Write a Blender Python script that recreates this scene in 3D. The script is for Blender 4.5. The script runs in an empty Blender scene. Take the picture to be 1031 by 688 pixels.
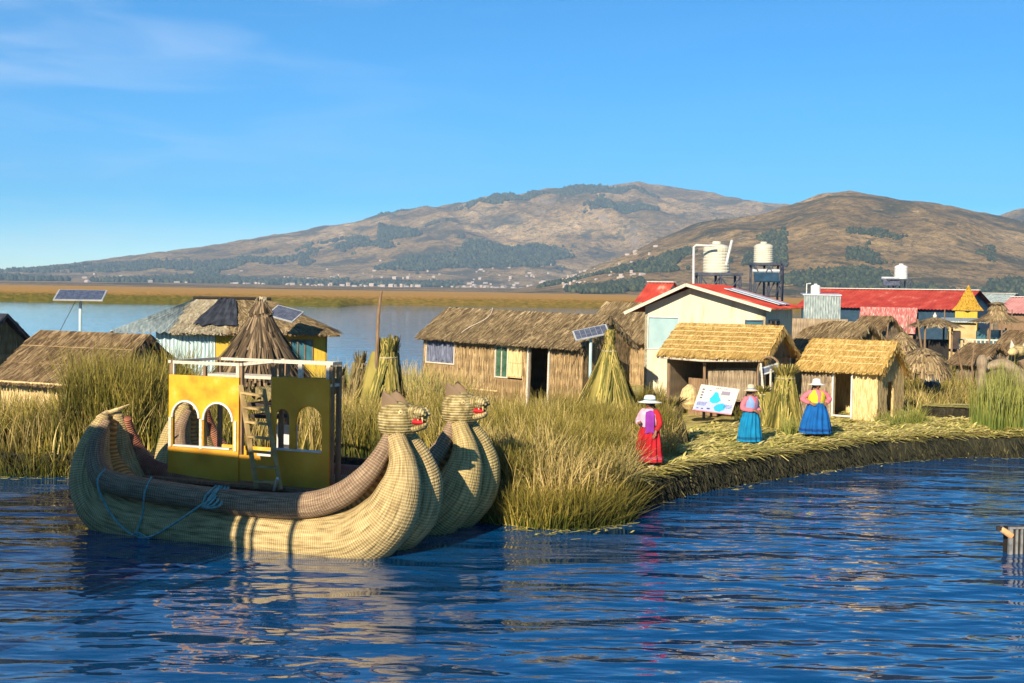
import bpy, bmesh, math, random
import numpy as np
from mathutils import Vector, Matrix
random.seed(7)
rng = np.random.default_rng(7)
R = math.radians
SC = bpy.context.scene
COL = SC.collection

# ------------------------------------------------------------------ camera
CAM_H = 4.2
F_PX, CX, CY = 1400.0, 515.5, 344.0        # photograph is 1031 x 688
PITCH, ROLL = R(2.13), R(0.9)
_r0 = Vector((1, 0, 0)); _u0 = Vector((0, math.sin(PITCH), math.cos(PITCH))); _f = Vector((0, math.cos(PITCH), -math.sin(PITCH)))
_r = _r0 * math.cos(ROLL) + _u0 * math.sin(ROLL)
_u = _u0 * math.cos(ROLL) - _r0 * math.sin(ROLL)
cam_d = bpy.data.cameras.new('camera'); cam = bpy.data.objects.new('camera', cam_d); COL.objects.link(cam)
M = Matrix((_r, _u, -_f)).transposed().to_4x4(); M.translation = Vector((0, 0, CAM_H))
cam.matrix_world = M
cam_d.sensor_width = 36; cam_d.lens = 36 * F_PX / 1031.0
cam_d.clip_start = 0.1; cam_d.clip_end = 30000
SC.camera = cam

# ------------------------------------------------------------------ light
SUN_DIR = Vector((-0.38, -0.92, 0)).normalized()       # towards the sun, on the ground plane
SUN_EL = R(25)
world = bpy.data.worlds.new('World'); SC.world = world; world.use_nodes = True
wn = world.node_tree; wn.nodes.clear()
def wnode(t): return wn.nodes.new(t)
out = wnode('ShaderNodeOutputWorld'); bg = wnode('ShaderNodeBackground'); sky = wnode('ShaderNodeTexSky')
sky.sky_type = 'NISHITA'; sky.sun_disc = False; sky.sun_elevation = SUN_EL
sky.sun_rotation = math.atan2(SUN_DIR.x, SUN_DIR.y); sky.altitude = 3800; sky.air_density = 1.0; sky.dust_density = 0.25; sky.ozone_density = 2.2
bg.inputs['Strength'].default_value = 0.08
# thin wisps of cloud in the sky, low on the left
tc = wnode('ShaderNodeTexCoord'); mp = wnode('ShaderNodeMapping'); mp.inputs['Scale'].default_value = (2.2, 2.2, 15); mp.inputs['Rotation'].default_value = (0, R(-9), 0)
nz = wnode('ShaderNodeTexNoise'); nz.inputs['Scale'].default_value = 2.3; nz.inputs['Detail'].default_value = 7; nz.inputs['Distortion'].default_value = 0.5
rp = wnode('ShaderNodeValToRGB'); rp.color_ramp.elements[0].position = 0.45; rp.color_ramp.elements[1].position = 0.85
rp.color_ramp.elements[1].color = (0.5, 0.5, 0.5, 1)
sep = wnode('ShaderNodeSeparateXYZ'); mr = wnode('ShaderNodeMapRange'); mr.inputs[1].default_value = 0.0; mr.inputs[2].default_value = -0.35; mr.inputs[3].default_value = 0.05; mr.inputs[4].default_value = 1.0
ml = wnode('ShaderNodeMath'); ml.operation = 'MULTIPLY'
hs = wnode('ShaderNodeHueSaturation'); hs.inputs['Saturation'].default_value = 2.0; hs.inputs['Hue'].default_value = 0.497
mx = wnode('ShaderNodeMixRGB'); mx.inputs[2].default_value = (6.5, 7.2, 8.0, 1)
L = wn.links
L.new(tc.outputs['Generated'], mp.inputs[0]); L.new(mp.outputs[0], nz.inputs['Vector']); L.new(nz.outputs['Fac'], rp.inputs[0])
L.new(tc.outputs['Generated'], sep.inputs[0]); L.new(sep.outputs['X'], mr.inputs[0]); L.new(mr.outputs[0], ml.inputs[1]); L.new(rp.outputs[0], ml.inputs[0])
L.new(sky.outputs[0], hs.inputs['Color']); L.new(hs.outputs[0], mx.inputs[1]); L.new(ml.outputs[0], mx.inputs[0]); L.new(mx.outputs[0], bg.inputs['Color']); L.new(bg.outputs[0], out.inputs[0])
sun_d = bpy.data.lights.new('sun', 'SUN'); sun_d.energy = 5.0; sun_d.angle = R(0.5); sun_d.color = (1.0, 0.87, 0.68)
sun = bpy.data.objects.new('sun', sun_d); COL.objects.link(sun)
S3 = Vector((SUN_DIR.x * math.cos(SUN_EL), SUN_DIR.y * math.cos(SUN_EL), math.sin(SUN_EL)))
sun.rotation_euler = S3.to_track_quat('Z', 'Y').to_euler(); sun.location = (-20, -20, 30)
SC.view_settings.view_transform = 'Standard'; SC.view_settings.look = 'None'; SC.view_settings.gamma = 1; SC.view_settings.use_curve_mapping = False
SC.view_settings.exposure = 0.95
try:
    SC.cycles.use_denoising = True; SC.cycles.max_bounces = 6; SC.cycles.volume_bounces = 0
except Exception: pass

# ------------------------------------------------------------------ helpers
def ray(px, py): return _r * ((px - CX) / F_PX) + _u * (-(py - CY) / F_PX) + _f
def at(px, py, Y):
    d = ray(px, py); return Vector((0, 0, CAM_H)) + d * (Y / d.y)
def gp(px, py, z=0.0):
    d = ray(px, py); return Vector((0, 0, CAM_H)) + d * ((z - CAM_H) / d.z)
def X_at(px, Y, z=1.0):          # world x at a photo column for a depth and height
    lo = at(px, 200, Y); hi = at(px, 600, Y); t = (z - lo.z) / (hi.z - lo.z); return lo.x + (hi.x - lo.x) * t

def _hash(i, j, s):
    n = (i * 374761393 + j * 668265263 + s * 1442695041) & 0xffffffff
    n = ((n ^ (n >> 13)) * 1274126177) & 0xffffffff
    return ((n ^ (n >> 16)) & 0xffff) / 65535.0
def vnoise(x, y, s=0):
    x = np.asarray(x, float); y = np.asarray(y, float)
    i = np.floor(x).astype(np.int64); j = np.floor(y).astype(np.int64); fx = x - i; fy = y - j
    fx = fx * fx * (3 - 2 * fx); fy = fy * fy * (3 - 2 * fy)
    a = _hash(i, j, s); b = _hash(i + 1, j, s); c = _hash(i, j + 1, s); d = _hash(i + 1, j + 1, s)
    return (a + (b - a) * fx) * (1 - fy) + (c + (d - c) * fx) * fy
def fbm(x, y, s=0, o=5):
    t = 0; a = 0.5; x = np.asarray(x, float); y = np.asarray(y, float)
    for k in range(o): t = t + a * vnoise(x, y, s + k); x = x * 2.03; y = y * 2.03; a *= 0.5
    return t

def fast_mesh(name, V, Q, uv=None, smooth=False):
    V = np.asarray(V, np.float32); Q = np.asarray(Q, np.int32); k = Q.shape[1]
    me = bpy.data.meshes.new(name); me.vertices.add(len(V)); me.vertices.foreach_set('co', V.ravel())
    me.loops.add(Q.size); me.loops.foreach_set('vertex_index', Q.ravel())
    me.polygons.add(len(Q)); me.polygons.foreach_set('loop_start', np.arange(0, Q.size, k, dtype=np.int32))
    if uv is not None:
        l = me.uv_layers.new(name='uv'); l.data.foreach_set('uv', np.asarray(uv, np.float32)[Q.ravel()].ravel())
    me.update(calc_edges=True)
    if smooth: me.polygons.foreach_set('use_smooth', np.ones(len(Q), bool))
    me.validate(); return me
def link(name, me, mat=None, parent=None):
    o = bpy.data.objects.new(name, me); COL.objects.link(o)
    if mat is not None:
        for m in (mat if isinstance(mat, (list, tuple)) else [mat]): me.materials.append(m)
    if parent is not None: o.parent = parent
    return o
def tag(o, label=None, cat=None, group=None, kind=None):
    if label: o['label'] = label
    if cat: o['category'] = cat
    if group: o['group'] = group
    if kind: o['kind'] = kind
    return o
def thing(name, label, cat, loc=(0, 0, 0), rz=0.0, group=None):
    o = bpy.data.objects.new(name, None); COL.objects.link(o); o.location = loc; o.rotation_euler = (0, 0, rz); o.empty_display_size = 0.2
    return tag(o, label, cat, group)
def copy_tree(o, parent=None):
    c = o.copy(); COL.objects.link(c)
    if parent is not None: c.parent = parent
    for ch in [x for x in bpy.data.objects if x.parent == o]: copy_tree(ch, c)
    return c

class MB:
    def __init__(s): s.v = []; s.f = []; s.uv = {}; s.mi = []; s.cur = 0
    def add(s, vs, fs, uvs=None):
        b = len(s.v); s.v += [tuple(v) for v in vs]
        if uvs:
            for k, u in enumerate(uvs): s.uv[b + k] = u
        for f in fs: s.f.append(tuple(b + i for i in f)); s.mi.append(s.cur)
        return b
    def box(s, c, d, rz=0, mat=None):
        x, y, z = d[0] / 2, d[1] / 2, d[2] / 2
        vs = [Vector((a, b, e)) for a in (-x, x) for b in (-y, y) for e in (-z, z)]
        m = mat if mat is not None else Matrix.Rotation(rz, 3, 'Z')
        c = Vector(c); vs = [m @ v + c for v in vs]
        s.add(vs, [(0, 1, 3, 2), (4, 6, 7, 5), (0, 4, 5, 1), (2, 3, 7, 6), (0, 2, 6, 4), (1, 5, 7, 3)])
    def bar(s, a, b, w, h=None):
        a = Vector(a); b = Vector(b); d = b - a; q = d.to_track_quat('X', 'Z').to_matrix()
        s.box((a + b) / 2, (d.length, w, h or w), mat=q)
    def tube(s, pts, rad, n=10, cap=True, flat=1.0):
        pts = [Vector(p) for p in pts]; m = len(pts)
        if not isinstance(rad, (list, tuple)): rad = [rad] * m
        rings = []; up = Vector((0, 0, 1)); al = 0; pv = None; vs = []; uv = []
        for i, p in enumerate(pts):
            t = (pts[min(i + 1, m - 1)] - pts[max(i - 1, 0)]).normalized()
            if pv is None:
                a = t.cross(up) if abs(t.dot(up)) < 0.95 else t.cross(Vector((0, 1, 0)))
                a.normalize()
            else:
                a = (pv - t * pv.dot(t)).normalized()
            pv = a; b = t.cross(a)
            if i: al += (p - pts[i - 1]).length
            for k in range(n + 1):
                g = 2 * math.pi * k / n
                vs.append(p + a * math.cos(g) * rad[i] + b * math.sin(g) * rad[i] * flat); uv.append((al, k / n))
        fs = [(i * (n + 1) + k, i * (n + 1) + k + 1, (i + 1) * (n + 1) + k + 1, (i + 1) * (n + 1) + k) for i in range(m - 1) for k in range(n)]
        if cap: fs += [tuple(range(n - 1, -1, -1)), tuple((m - 1) * (n + 1) + k for k in range(n))]
        s.add(vs, fs, uv)
    def lathe(s, prof, n=16, c=(0, 0, 0), wob=0, sx=1, sy=1, cap=True):
        vs = []; uv = []
        for i, (r, z) in enumerate(prof):
            for k in range(n + 1):
                g = 2 * math.pi * k / n; q = 1 + (wob(g, z) if wob else 0)
                vs.append((c[0] + r * q * math.cos(g) * sx, c[1] + r * q * math.sin(g) * sy, c[2] + z)); uv.append((z, k / n))
        fs = [(i * (n + 1) + k, i * (n + 1) + k + 1, (i + 1) * (n + 1) + k + 1, (i + 1) * (n + 1) + k) for i in range(len(prof) - 1) for k in range(n)]
        if cap: fs += [tuple(range(n - 1, -1, -1)), tuple((len(prof) - 1) * (n + 1) + k for k in range(n))]
        s.add(vs, fs, uv)
    def quad(s, a, b, c, d): s.add([a, b, c, d], [(0, 1, 2, 3)], [(0, 0), (1, 0), (1, 1), (0, 1)])
    def prism(s, poly, off):        # planar polygon given thickness by vector off
        n = len(poly); poly = [Vector(p) for p in poly]; off = Vector(off)
        s.add(poly + [p + off for p in poly], [tuple(range(n - 1, -1, -1)), tuple(range(n, 2 * n))] + [(i, (i + 1) % n, n + (i + 1) % n, n + i) for i in range(n)])
    def corr(s, A, B, C, D, pitch=0.09, amp=0.018):   # corrugated sheet: ridges run from the A-B edge to the D-C edge
        A, B, C, D = map(Vector, (A, B, C, D)); n = max(4, int((B - A).length / pitch) * 4); N = (B - A).cross(D - A).normalized()
        vs = []; uv = []
        for i in range(n + 1):
            u = i / n; o = N * amp * math.sin(i * math.pi / 2)
            vs += [A.lerp(B, u) + o, D.lerp(C, u) + o]; uv += [(u, 0), (u, 1)]
        s.add(vs, [(2 * i, 2 * i + 2, 2 * i + 3, 2 * i + 1) for i in range(n)], uv)
    def strips(s, P, D, Ln, W, N, curl=0.0):   # flat straws: base P, unit direction D, length Ln, width W, surface normal N
        for p, d, l, w, nn in zip(P, D, Ln, W, N):
            sd = d.cross(nn).normalized() * w / 2; t = p + d * l + nn * curl * l
            s.add([p - sd, p + sd, t + sd * 0.5, t - sd * 0.5], [(0, 1, 2, 3)], [(0, 0), (1, 0), (1, 1), (0, 1)])
    def build(s, name, mat, parent=None, smooth=False):
        me = bpy.data.meshes.new(name); me.from_pydata([tuple(v) for v in s.v], [], s.f)
        if s.uv:
            l = me.uv_layers.new(name='uv'); arr = np.zeros((len(me.loops), 2), np.float32); vi = np.zeros(len(me.loops), np.int32)
            me.loops.foreach_get('vertex_index', vi); tab = np.zeros((len(s.v), 2), np.float32)
            for k, u in s.uv.items(): tab[k] = u
            l.data.foreach_set('uv', tab[vi].ravel())
        if any(s.mi): me.polygons.foreach_set('material_index', np.array(s.mi, np.int32))
        if smooth: me.polygons.foreach_set('use_smooth', np.ones(len(me.polygons), bool))
        me.update(); return link(name, me, mat, parent)

# ------------------------------------------------------------------ materials
def mat(name, cols, fac='noise', scale=(1, 1, 1), ns=4.0, det=5, rough=0.85, bump=0.0, bscale=None, bns=20.0, metal=0.0, coord='Object', spec=0.3, wave=None, mixisl=0.5, trans=0.0):
    m = bpy.data.materials.new(name); m.use_nodes = True; t = m.node_tree; n = t.nodes; l = t.links; b = n['Principled BSDF']
    b.inputs['Roughness'].default_value = rough; b.inputs['Metallic'].default_value = metal
    b.inputs['Specular IOR Level'].default_value = spec
    c = n.new('ShaderNodeTexCoord'); mp = n.new('ShaderNodeMapping'); mp.inputs['Scale'].default_value = scale
    l.new(c.outputs[coord], mp.inputs[0]); nz = n.new('ShaderNodeTexNoise'); nz.inputs['Scale'].default_value = ns; nz.inputs['Detail'].default_value = det
    l.new(mp.outputs[0], nz.inputs['Vector']); src = nz.outputs['Fac']
    mrn = n.new('ShaderNodeMapRange'); mrn.inputs[1].default_value = 0.28; mrn.inputs[2].default_value = 0.72; l.new(src, mrn.inputs[0]); src = mrn.outputs[0]
    if fac in ('island', 'both'):
        g = n.new('ShaderNodeNewGeometry')
        if fac == 'island': src = g.outputs['Random Per Island']
        else:
            x = n.new('ShaderNodeMix'); x.inputs[0].default_value = mixisl; l.new(src, x.inputs[2]); l.new(g.outputs['Random Per Island'], x.inputs[3]); src = x.outputs[0]
    r = n.new('ShaderNodeValToRGB'); e = r.color_ramp.elements
    for i, (p, q) in enumerate(cols):
        if i >= 2: e.new(p)
    for i, (p, q) in enumerate(cols): e[i].position = p; e[i].color = (q[0], q[1], q[2], 1)
    l.new(src, r.inputs[0]); col = r.outputs[0]
    if wave:      # (scale vector, wave scale, depth, [bump]) fine ties or seams across the surface, in UV or object space
        c2 = n.new('ShaderNodeMapping'); c2.inputs['Scale'].default_value = wave[0]; l.new(c.outputs['UV' if wave[3] else 'Object'], c2.inputs[0])
        w = n.new('ShaderNodeTexWave'); w.bands_direction = 'X' if wave[3] else 'Z'; w.inputs['Scale'].default_value = wave[1]; w.inputs['Distortion'].default_value = 2.2; w.inputs['Detail'].default_value = 2; w.inputs['Detail Scale'].default_value = 1.5
        l.new(c2.outputs[0], w.inputs['Vector']); k = n.new('ShaderNodeMix'); k.data_type = 'RGBA'; k.blend_type = 'MULTIPLY'; k.inputs[0].default_value = wave[2]
        l.new(col, k.inputs[6]); l.new(w.outputs['Color'], k.inputs[7]); col = k.outputs[2]
        bw = n.new('ShaderNodeBump'); bw.inputs['Strength'].default_value = 0.6; bw.inputs['Distance'].default_value = 0.02; l.new(w.outputs['Fac'], bw.inputs['Height']); l.new(bw.outputs[0], b.inputs['Normal'])
    l.new(col, b.inputs['Base Color'])
    if bump:
        m2 = n.new('ShaderNodeMapping'); m2.inputs['Scale'].default_value = bscale or scale; l.new(c.outputs[coord], m2.inputs[0])
        n2 = n.new('ShaderNodeTexNoise'); n2.inputs['Scale'].default_value = bns; n2.inputs['Detail'].default_value = 4; l.new(m2.outputs[0], n2.inputs['Vector'])
        bp = n.new('ShaderNodeBump'); bp.inputs['Strength'].default_value = bump; bp.inputs['Distance'].default_value = 0.03; l.new(n2.outputs['Fac'], bp.inputs['Height'])
        if wave: l.new(bw.outputs[0], bp.inputs['Normal'])
        l.new(bp.outputs[0], b.inputs['Normal'])
    return m
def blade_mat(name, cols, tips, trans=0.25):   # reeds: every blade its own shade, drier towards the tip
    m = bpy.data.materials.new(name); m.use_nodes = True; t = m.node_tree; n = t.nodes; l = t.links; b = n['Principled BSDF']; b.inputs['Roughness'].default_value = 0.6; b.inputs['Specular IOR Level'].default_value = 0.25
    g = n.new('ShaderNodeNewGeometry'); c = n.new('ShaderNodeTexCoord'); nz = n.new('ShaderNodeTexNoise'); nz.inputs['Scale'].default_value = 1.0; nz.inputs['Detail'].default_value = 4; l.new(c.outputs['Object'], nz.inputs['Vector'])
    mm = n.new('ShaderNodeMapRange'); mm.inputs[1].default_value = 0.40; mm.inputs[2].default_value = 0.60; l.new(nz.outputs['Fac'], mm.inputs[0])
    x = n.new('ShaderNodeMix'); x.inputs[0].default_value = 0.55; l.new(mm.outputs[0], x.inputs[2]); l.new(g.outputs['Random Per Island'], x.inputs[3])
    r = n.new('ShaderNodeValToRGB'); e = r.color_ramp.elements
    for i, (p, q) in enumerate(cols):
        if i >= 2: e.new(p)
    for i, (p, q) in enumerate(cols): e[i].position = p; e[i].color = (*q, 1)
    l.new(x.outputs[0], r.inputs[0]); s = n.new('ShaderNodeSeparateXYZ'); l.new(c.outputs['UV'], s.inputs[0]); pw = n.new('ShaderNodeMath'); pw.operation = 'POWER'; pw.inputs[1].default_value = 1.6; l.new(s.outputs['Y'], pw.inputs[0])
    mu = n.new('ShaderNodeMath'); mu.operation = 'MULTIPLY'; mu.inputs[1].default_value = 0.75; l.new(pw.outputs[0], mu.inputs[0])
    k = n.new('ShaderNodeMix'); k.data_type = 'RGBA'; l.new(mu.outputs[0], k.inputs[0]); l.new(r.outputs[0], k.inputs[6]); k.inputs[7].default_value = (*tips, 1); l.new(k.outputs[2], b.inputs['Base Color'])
    tr = n.new('ShaderNodeBsdfTranslucent'); l.new(k.outputs[2], tr.inputs[0]); ms = n.new('ShaderNodeMixShader'); ms.inputs[0].default_value = trans
    l.new(b.outputs[0], ms.inputs[1]); l.new(tr.outputs[0], ms.inputs[2]); l.new(ms.outputs[0], n['Material Output'].inputs[0]); return m

m_thatch_grey = mat('thatch_grey', [(0, (.05, .036, .02)), (.45, (.18, .125, .06)), (.8, (.34, .245, .12)), (1, (.60, .46, .27))], 'both', ns=2, mixisl=.75)
m_thatch_brown = mat('thatch_brown', [(0, (.045, .028, .014)), (.5, (.16, .10, .045)), (1, (.46, .33, .17))], 'both', ns=2, mixisl=.75)
m_thatch_fresh = mat('thatch_fresh', [(0, (.24, .13, .025)), (.5, (.46, .295, .08)), (1, (.70, .49, .18))], 'both', ns=3, mixisl=.7)
m_thatch_dark = mat('thatch_dark', [(0, (.02, .014, .008)), (.5, (.10, .066, .035)), (1, (.32, .23, .13))], 'both', ns=2, mixisl=.8)
m_thatch_pale = mat('thatch_pale', [(0, (.16, .13, .08)), (.5, (.36, .30, .19)), (1, (.56, .49, .34))], 'both', ns=2, mixisl=.6)
m_wall_reed = mat('wall_reed', [(0, (.09, .055, .025)), (.45, (.30, .195, .085)), (1, (.62, .46, .24))], 'both', ns=3, scale=(14, 14, .8), bump=.7, bns=6, bscale=(18, 18, .6), wave=((0, 0, 1), 0.9, .18, False))
m_wall_grey = mat('wall_grey', [(0, (.09, .07, .04)), (.5, (.27, .20, .125)), (1, (.52, .42, .28))], 'both', ns=3, scale=(14, 14, .8), bump=.7, bns=6, bscale=(18, 18, .6), wave=((0, 0, 1), 0.9, .18, False))
m_wall_pale = mat('wall_pale', [(0, (.36, .25, .10)), (.5, (.60, .44, .2)), (1, (.74, .58, .32))], ns=3, scale=(9, 9, 1.2), bump=.7, bns=6, bscale=(16, 16, .8))
m_wood = mat('wood', [(0, (.12, .075, .04)), (1, (.28, .18, .10))], ns=4, scale=(8, 8, 1), bump=.3)
m_wood_pale = mat('wood_pale', [(0, (.40, .33, .24)), (1, (.66, .58, .46))], ns=4, scale=(6, 6, 6), bump=.2)
m_wood_dark = mat('wood_dark', [(0, (.02, .015, .012)), (1, (.07, .05, .04))], ns=4, bump=.3)
m_white = mat('white_paint', [(0, (.42, .40, .36)), (1, (.60, .58, .54))], ns=6, rough=.5)
m_cream = mat('cream_wall', [(0, (.36, .31, .20)), (.35, (.53, .47, .32)), (1, (.60, .54, .39))], scale=(2.5, 2.5, .5), det=8, ns=1.6, rough=.8, bump=.1)
m_yellow_board = mat('yellow_board', [(0, (.38, .18, .012)), (.35, (.56, .27, .014)), (.7, (.62, .33, .02)), (1, (.66, .42, .10))], ns=3.5, det=8, rough=.7, bump=.15, bns=12)
m_yellow_wall = mat('yellow_wall', [(0, (.33, .22, .02)), (1, (.60, .42, .05))], ns=5, scale=(10, 10, .5), rough=.8, bump=.3)
m_red_roof = mat('red_roof', [(0, (.26, .028, .018)), (.55, (.40, .045, .025)), (.8, (.44, .08, .05)), (1, (.50, .22, .15))], ns=1.6, det=9, rough=.55, spec=.4)
m_pink_roof = mat('pink_roof', [(0, (.40, .16, .14)), (1, (.56, .28, .25))], ns=1.2, rough=.6)
m_zinc = mat('zinc_sheet', [(0, (.14, .17, .17)), (.5, (.27, .32, .31)), (1, (.46, .50, .47))], ns=3, scale=(5, 1, 1), rough=.6, metal=.1)
m_zinc_teal = mat('teal_sheet', [(0, (.22, .33, .34)), (.5, (.42, .55, .55)), (1, (.60, .68, .64))], ns=3, rough=.5, scale=(6, 6, .4))
m_rust = mat('rusty_red_sheet', [(0, (.20, .05, .045)), (.45, (.38, .10, .09)), (.75, (.42, .26, .22)), (1, (.50, .40, .34))], ns=4, scale=(5, 5, .6), rough=.7)
m_steel = mat('dark_steel', [(0, (.03, .035, .05)), (1, (.10, .11, .15))], ns=5, rough=.5, metal=.4)
m_galv = mat('galvanised', [(0, (.42, .43, .43)), (1, (.62, .63, .62))], ns=6, rough=.4, metal=.4)
m_tank = mat('tank_plastic', [(0, (.42, .40, .31)), (1, (.56, .53, .42))], ns=3, rough=.5)
m_tank_w = mat('tank_white', [(0, (.50, .50, .47)), (1, (.64, .64, .60))], ns=3, rough=.5)
m_glass = mat('window_glass', [(0, (.03, .10, .13)), (1, (.06, .16, .19))], ns=3, rough=.08, spec=.8)
m_frost = mat('frosted_pane', [(0, (.22, .34, .35)), (1, (.34, .46, .45))], ns=1.5, rough=.25, spec=.6)
m_dark = mat('dark_interior', [(0, (.01, .009, .008)), (1, (.03, .025, .02))], ns=3)
m_pv = mat('solar_cells', [(0, (.05, .06, .09)), (1, (.12, .13, .17))], ns=8, rough=.12, spec=.7)
m_blue_paint = mat('blue_paint', [(0, (.012, .035, .06)), (1, (.025, .06, .10))], ns=4, rough=.5)
m_curtain = mat('curtain', [(0, (.04, .05, .08)), (1, (.20, .22, .30))], ns=5, scale=(4, 4, .8), bump=.5)
m_near_black = mat('near_black', [(0, (.012, .014, .02)), (1, (.045, .05, .065))], ns=3, rough=.8, bump=.4, bns=4)
m_straw_ground = mat('straw_mat', [(0, (.12, .10, .025)), (.5, (.33, .27, .08)), (1, (.55, .45, .17))], 'noise', ns=3, det=9, bump=1.0, bns=14)
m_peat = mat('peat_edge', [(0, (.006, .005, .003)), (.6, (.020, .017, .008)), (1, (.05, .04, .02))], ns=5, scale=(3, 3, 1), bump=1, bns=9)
m_litter = mat('straw_litter', [(0, (.09, .11, .015)), (.3, (.36, .32, .06)), (.65, (.66, .54, .17)), (1, (.80, .68, .32))], 'both', ns=1.2, mixisl=.6)
m_hang = mat('hanging_straw', [(0, (.004, .005, .002)), (.6, (.014, .014, .005)), (.9, (.045, .04, .015)), (1, (.20, .16, .06))], 'both', ns=2, mixisl=.75)  # damp straw, its colour deepened to carry the bank's undercut shade
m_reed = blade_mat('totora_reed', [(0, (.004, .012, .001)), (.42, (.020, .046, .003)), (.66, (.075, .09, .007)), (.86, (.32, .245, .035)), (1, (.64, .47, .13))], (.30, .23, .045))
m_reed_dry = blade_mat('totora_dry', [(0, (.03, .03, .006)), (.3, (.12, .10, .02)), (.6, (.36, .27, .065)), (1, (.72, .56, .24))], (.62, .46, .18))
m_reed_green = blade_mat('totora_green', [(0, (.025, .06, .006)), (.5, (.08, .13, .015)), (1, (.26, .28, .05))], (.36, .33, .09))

# ------------------------------------------------------------------ water
def water_mat():
    m = bpy.data.materials.new('lake_water'); m.use_nodes = True; n = m.node_tree.nodes; l = m.node_tree.links; b = n['Principled BSDF']
    b.inputs['Base Color'].default_value = (0.001, 0.045, 0.14, 1); b.inputs['Roughness'].default_value = 0.035; b.inputs['IOR'].default_value = 1.45; b.inputs['Specular IOR Level'].default_value = 0.62
    b.inputs['Specular Tint'].default_value = (0.62, 0.82, 1.0, 1)
    c = n.new('ShaderNodeTexCoord'); prev = None
    sp = n.new('ShaderNodeSeparateXYZ'); l.new(c.outputs['Object'], sp.inputs[0]); calm = n.new('ShaderNodeMapRange'); calm.inputs[1].default_value = 45; calm.inputs[2].default_value = 80; calm.inputs[3].default_value = 1.0; calm.inputs[4].default_value = 0.12; l.new(sp.outputs['Y'], calm.inputs[0])   # sheltered water behind the island
    for sc, rot, ns, det, st, dist in (((1.0, 1.9, 1), 20, 0.40, 2, 0.8, 0.24), ((1.0, 2.2, 1), -14, 1.1, 2, .8, .080), ((1, 1.6, 1), 8, 4.0, 1, 0.5, .012)):
        mp = n.new('ShaderNodeMapping'); mp.inputs['Scale'].default_value = sc; mp.inputs['Rotation'].default_value = (0, 0, R(rot)); l.new(c.outputs['Object'], mp.inputs[0])
        z = n.new('ShaderNodeTexNoise'); z.inputs['Scale'].default_value = ns; z.inputs['Detail'].default_value = det; z.inputs['Roughness'].default_value = .45; z.inputs['Distortion'].default_value = .35; l.new(mp.outputs[0], z.inputs['Vector'])
        bp = n.new('ShaderNodeBump'); bp.inputs['Strength'].default_value = st; bp.inputs['Distance'].default_value = dist; l.new(z.outputs['Fac'], bp.inputs['Height']); sm = n.new('ShaderNodeMath'); sm.operation = 'MULTIPLY'; sm.inputs[1].default_value = st; l.new(calm.outputs[0], sm.inputs[0]); l.new(sm.outputs[0], bp.inputs['Strength'])
        if prev: l.new(prev.outputs[0], bp.inputs['Normal'])
        prev = bp
    l.new(prev.outputs[0], b.inputs['Normal']); return m
w = MB(); w.quad((-6500, -200, 0), (6500, -200, 0), (6500, 7600, 0), (-6500, 7600, 0))
water = w.build('water', water_mat()); water['kind'] = 'structure'

# ------------------------------------------------------------------ hills
def hor(px): return 284 + 0.0157 * px
prA = np.array([(-300, 285), (-100, 277), (0, 272), (76, 265), (126, 258), (176, 252), (227, 245), (282, 235.5), (353, 224), (403, 213), (454, 205), (520, 195), (551, 190.6), (600, 187.5), (630, 185.8), (641, 183.6), (654, 186.5), (706, 193), (747, 202), (796, 208.6), (860, 222), (1000, 250), (1100, 268), (1400, 290)], float)
prB = np.array([(-300, 300), (480, 300), (530, 293), (570, 283), (603, 270), (654, 248), (706, 229), (757, 217), (800, 203), (829.6, 194.7), (860, 193.7), (891, 200), (937.7, 205), (963.5, 210), (1007, 219.4), (1060, 230), (1200, 262), (1400, 290)], float)
prC = np.array([(-300, 300), (900, 300), (985, 225), (1008, 216), (1019, 211.5), (1040, 207), (1090, 196), (1200, 190), (1400, 210)], float)
def ridge(pr, px, Y): return np.maximum(0, (hor(px) - np.interp(px, pr[:, 0], pr[:, 1])) / F_PX * Y + (CAM_H if pr is not None else 0))
def smooth(t): t = np.clip(t, 0, 1); return t * t * (3 - 2 * t)
SKY_PX = None
def terrain(px, Y):
    px = np.asarray(px, float); Y = np.asarray(Y, float); X = (px - CX) / F_PX * Y
    def hill(pr, Yb, Yp, s, sh, g):
        wob = (fbm(X / 700, Y * 0 + 3.1, s, 3) - .5) * 400
        t = (Y - Yb - wob * .5) / (Yp - Yb); H = ridge(pr, px, Yp)
        up = np.where(t < 1, np.power(smooth(t), sh), 1 - .7 * smooth((t - 1) / .8))
        gul = fbm(X / 330 + Y / 900, Y / 1300, s + 9, 5) - .5
        rid = 1 - np.abs(2 * fbm(X / 260 - Y / 1500, Y / 700, s + 20, 5) - 1)
        env = 4 * np.clip(t, 0, 1) * (1 - np.clip(t, 0, 1))
        return H * up * (1 + g * env * gul * 1.5) + H * .11 * (rid - .75) * env
    a = hill(prA, 3100, 5200, 1, 0.9, .62); b = hill(prB, 1250, 2500, 31, .85, .6); c = hill(prC, 3000, 3900, 61, .9, .5)
    low = -1.5 + 4.0 * smooth((Y - 900) / 900) + 10 * fbm(X / 300, Y / 300, 77, 3) * smooth((Y - 1600) / 1200)
    tex = (fbm(X / 60, Y / 60, 90, 4) - .5) * 13 * smooth((np.maximum(a, np.maximum(b, c))) / 40)
    h = np.maximum(np.maximum(a, c), b)
    if SKY_PX is not None: h = h * np.interp(px, SKY_PX[0], SKY_PX[1])
    return h + low * (1 - smooth(h / 70)) + tex
pxs = np.linspace(-260, 1290, 820); Ys = np.concatenate([np.linspace(700, 2600, 190), np.linspace(2610, 5400, 190), np.linspace(5450, 6800, 20)])
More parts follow.
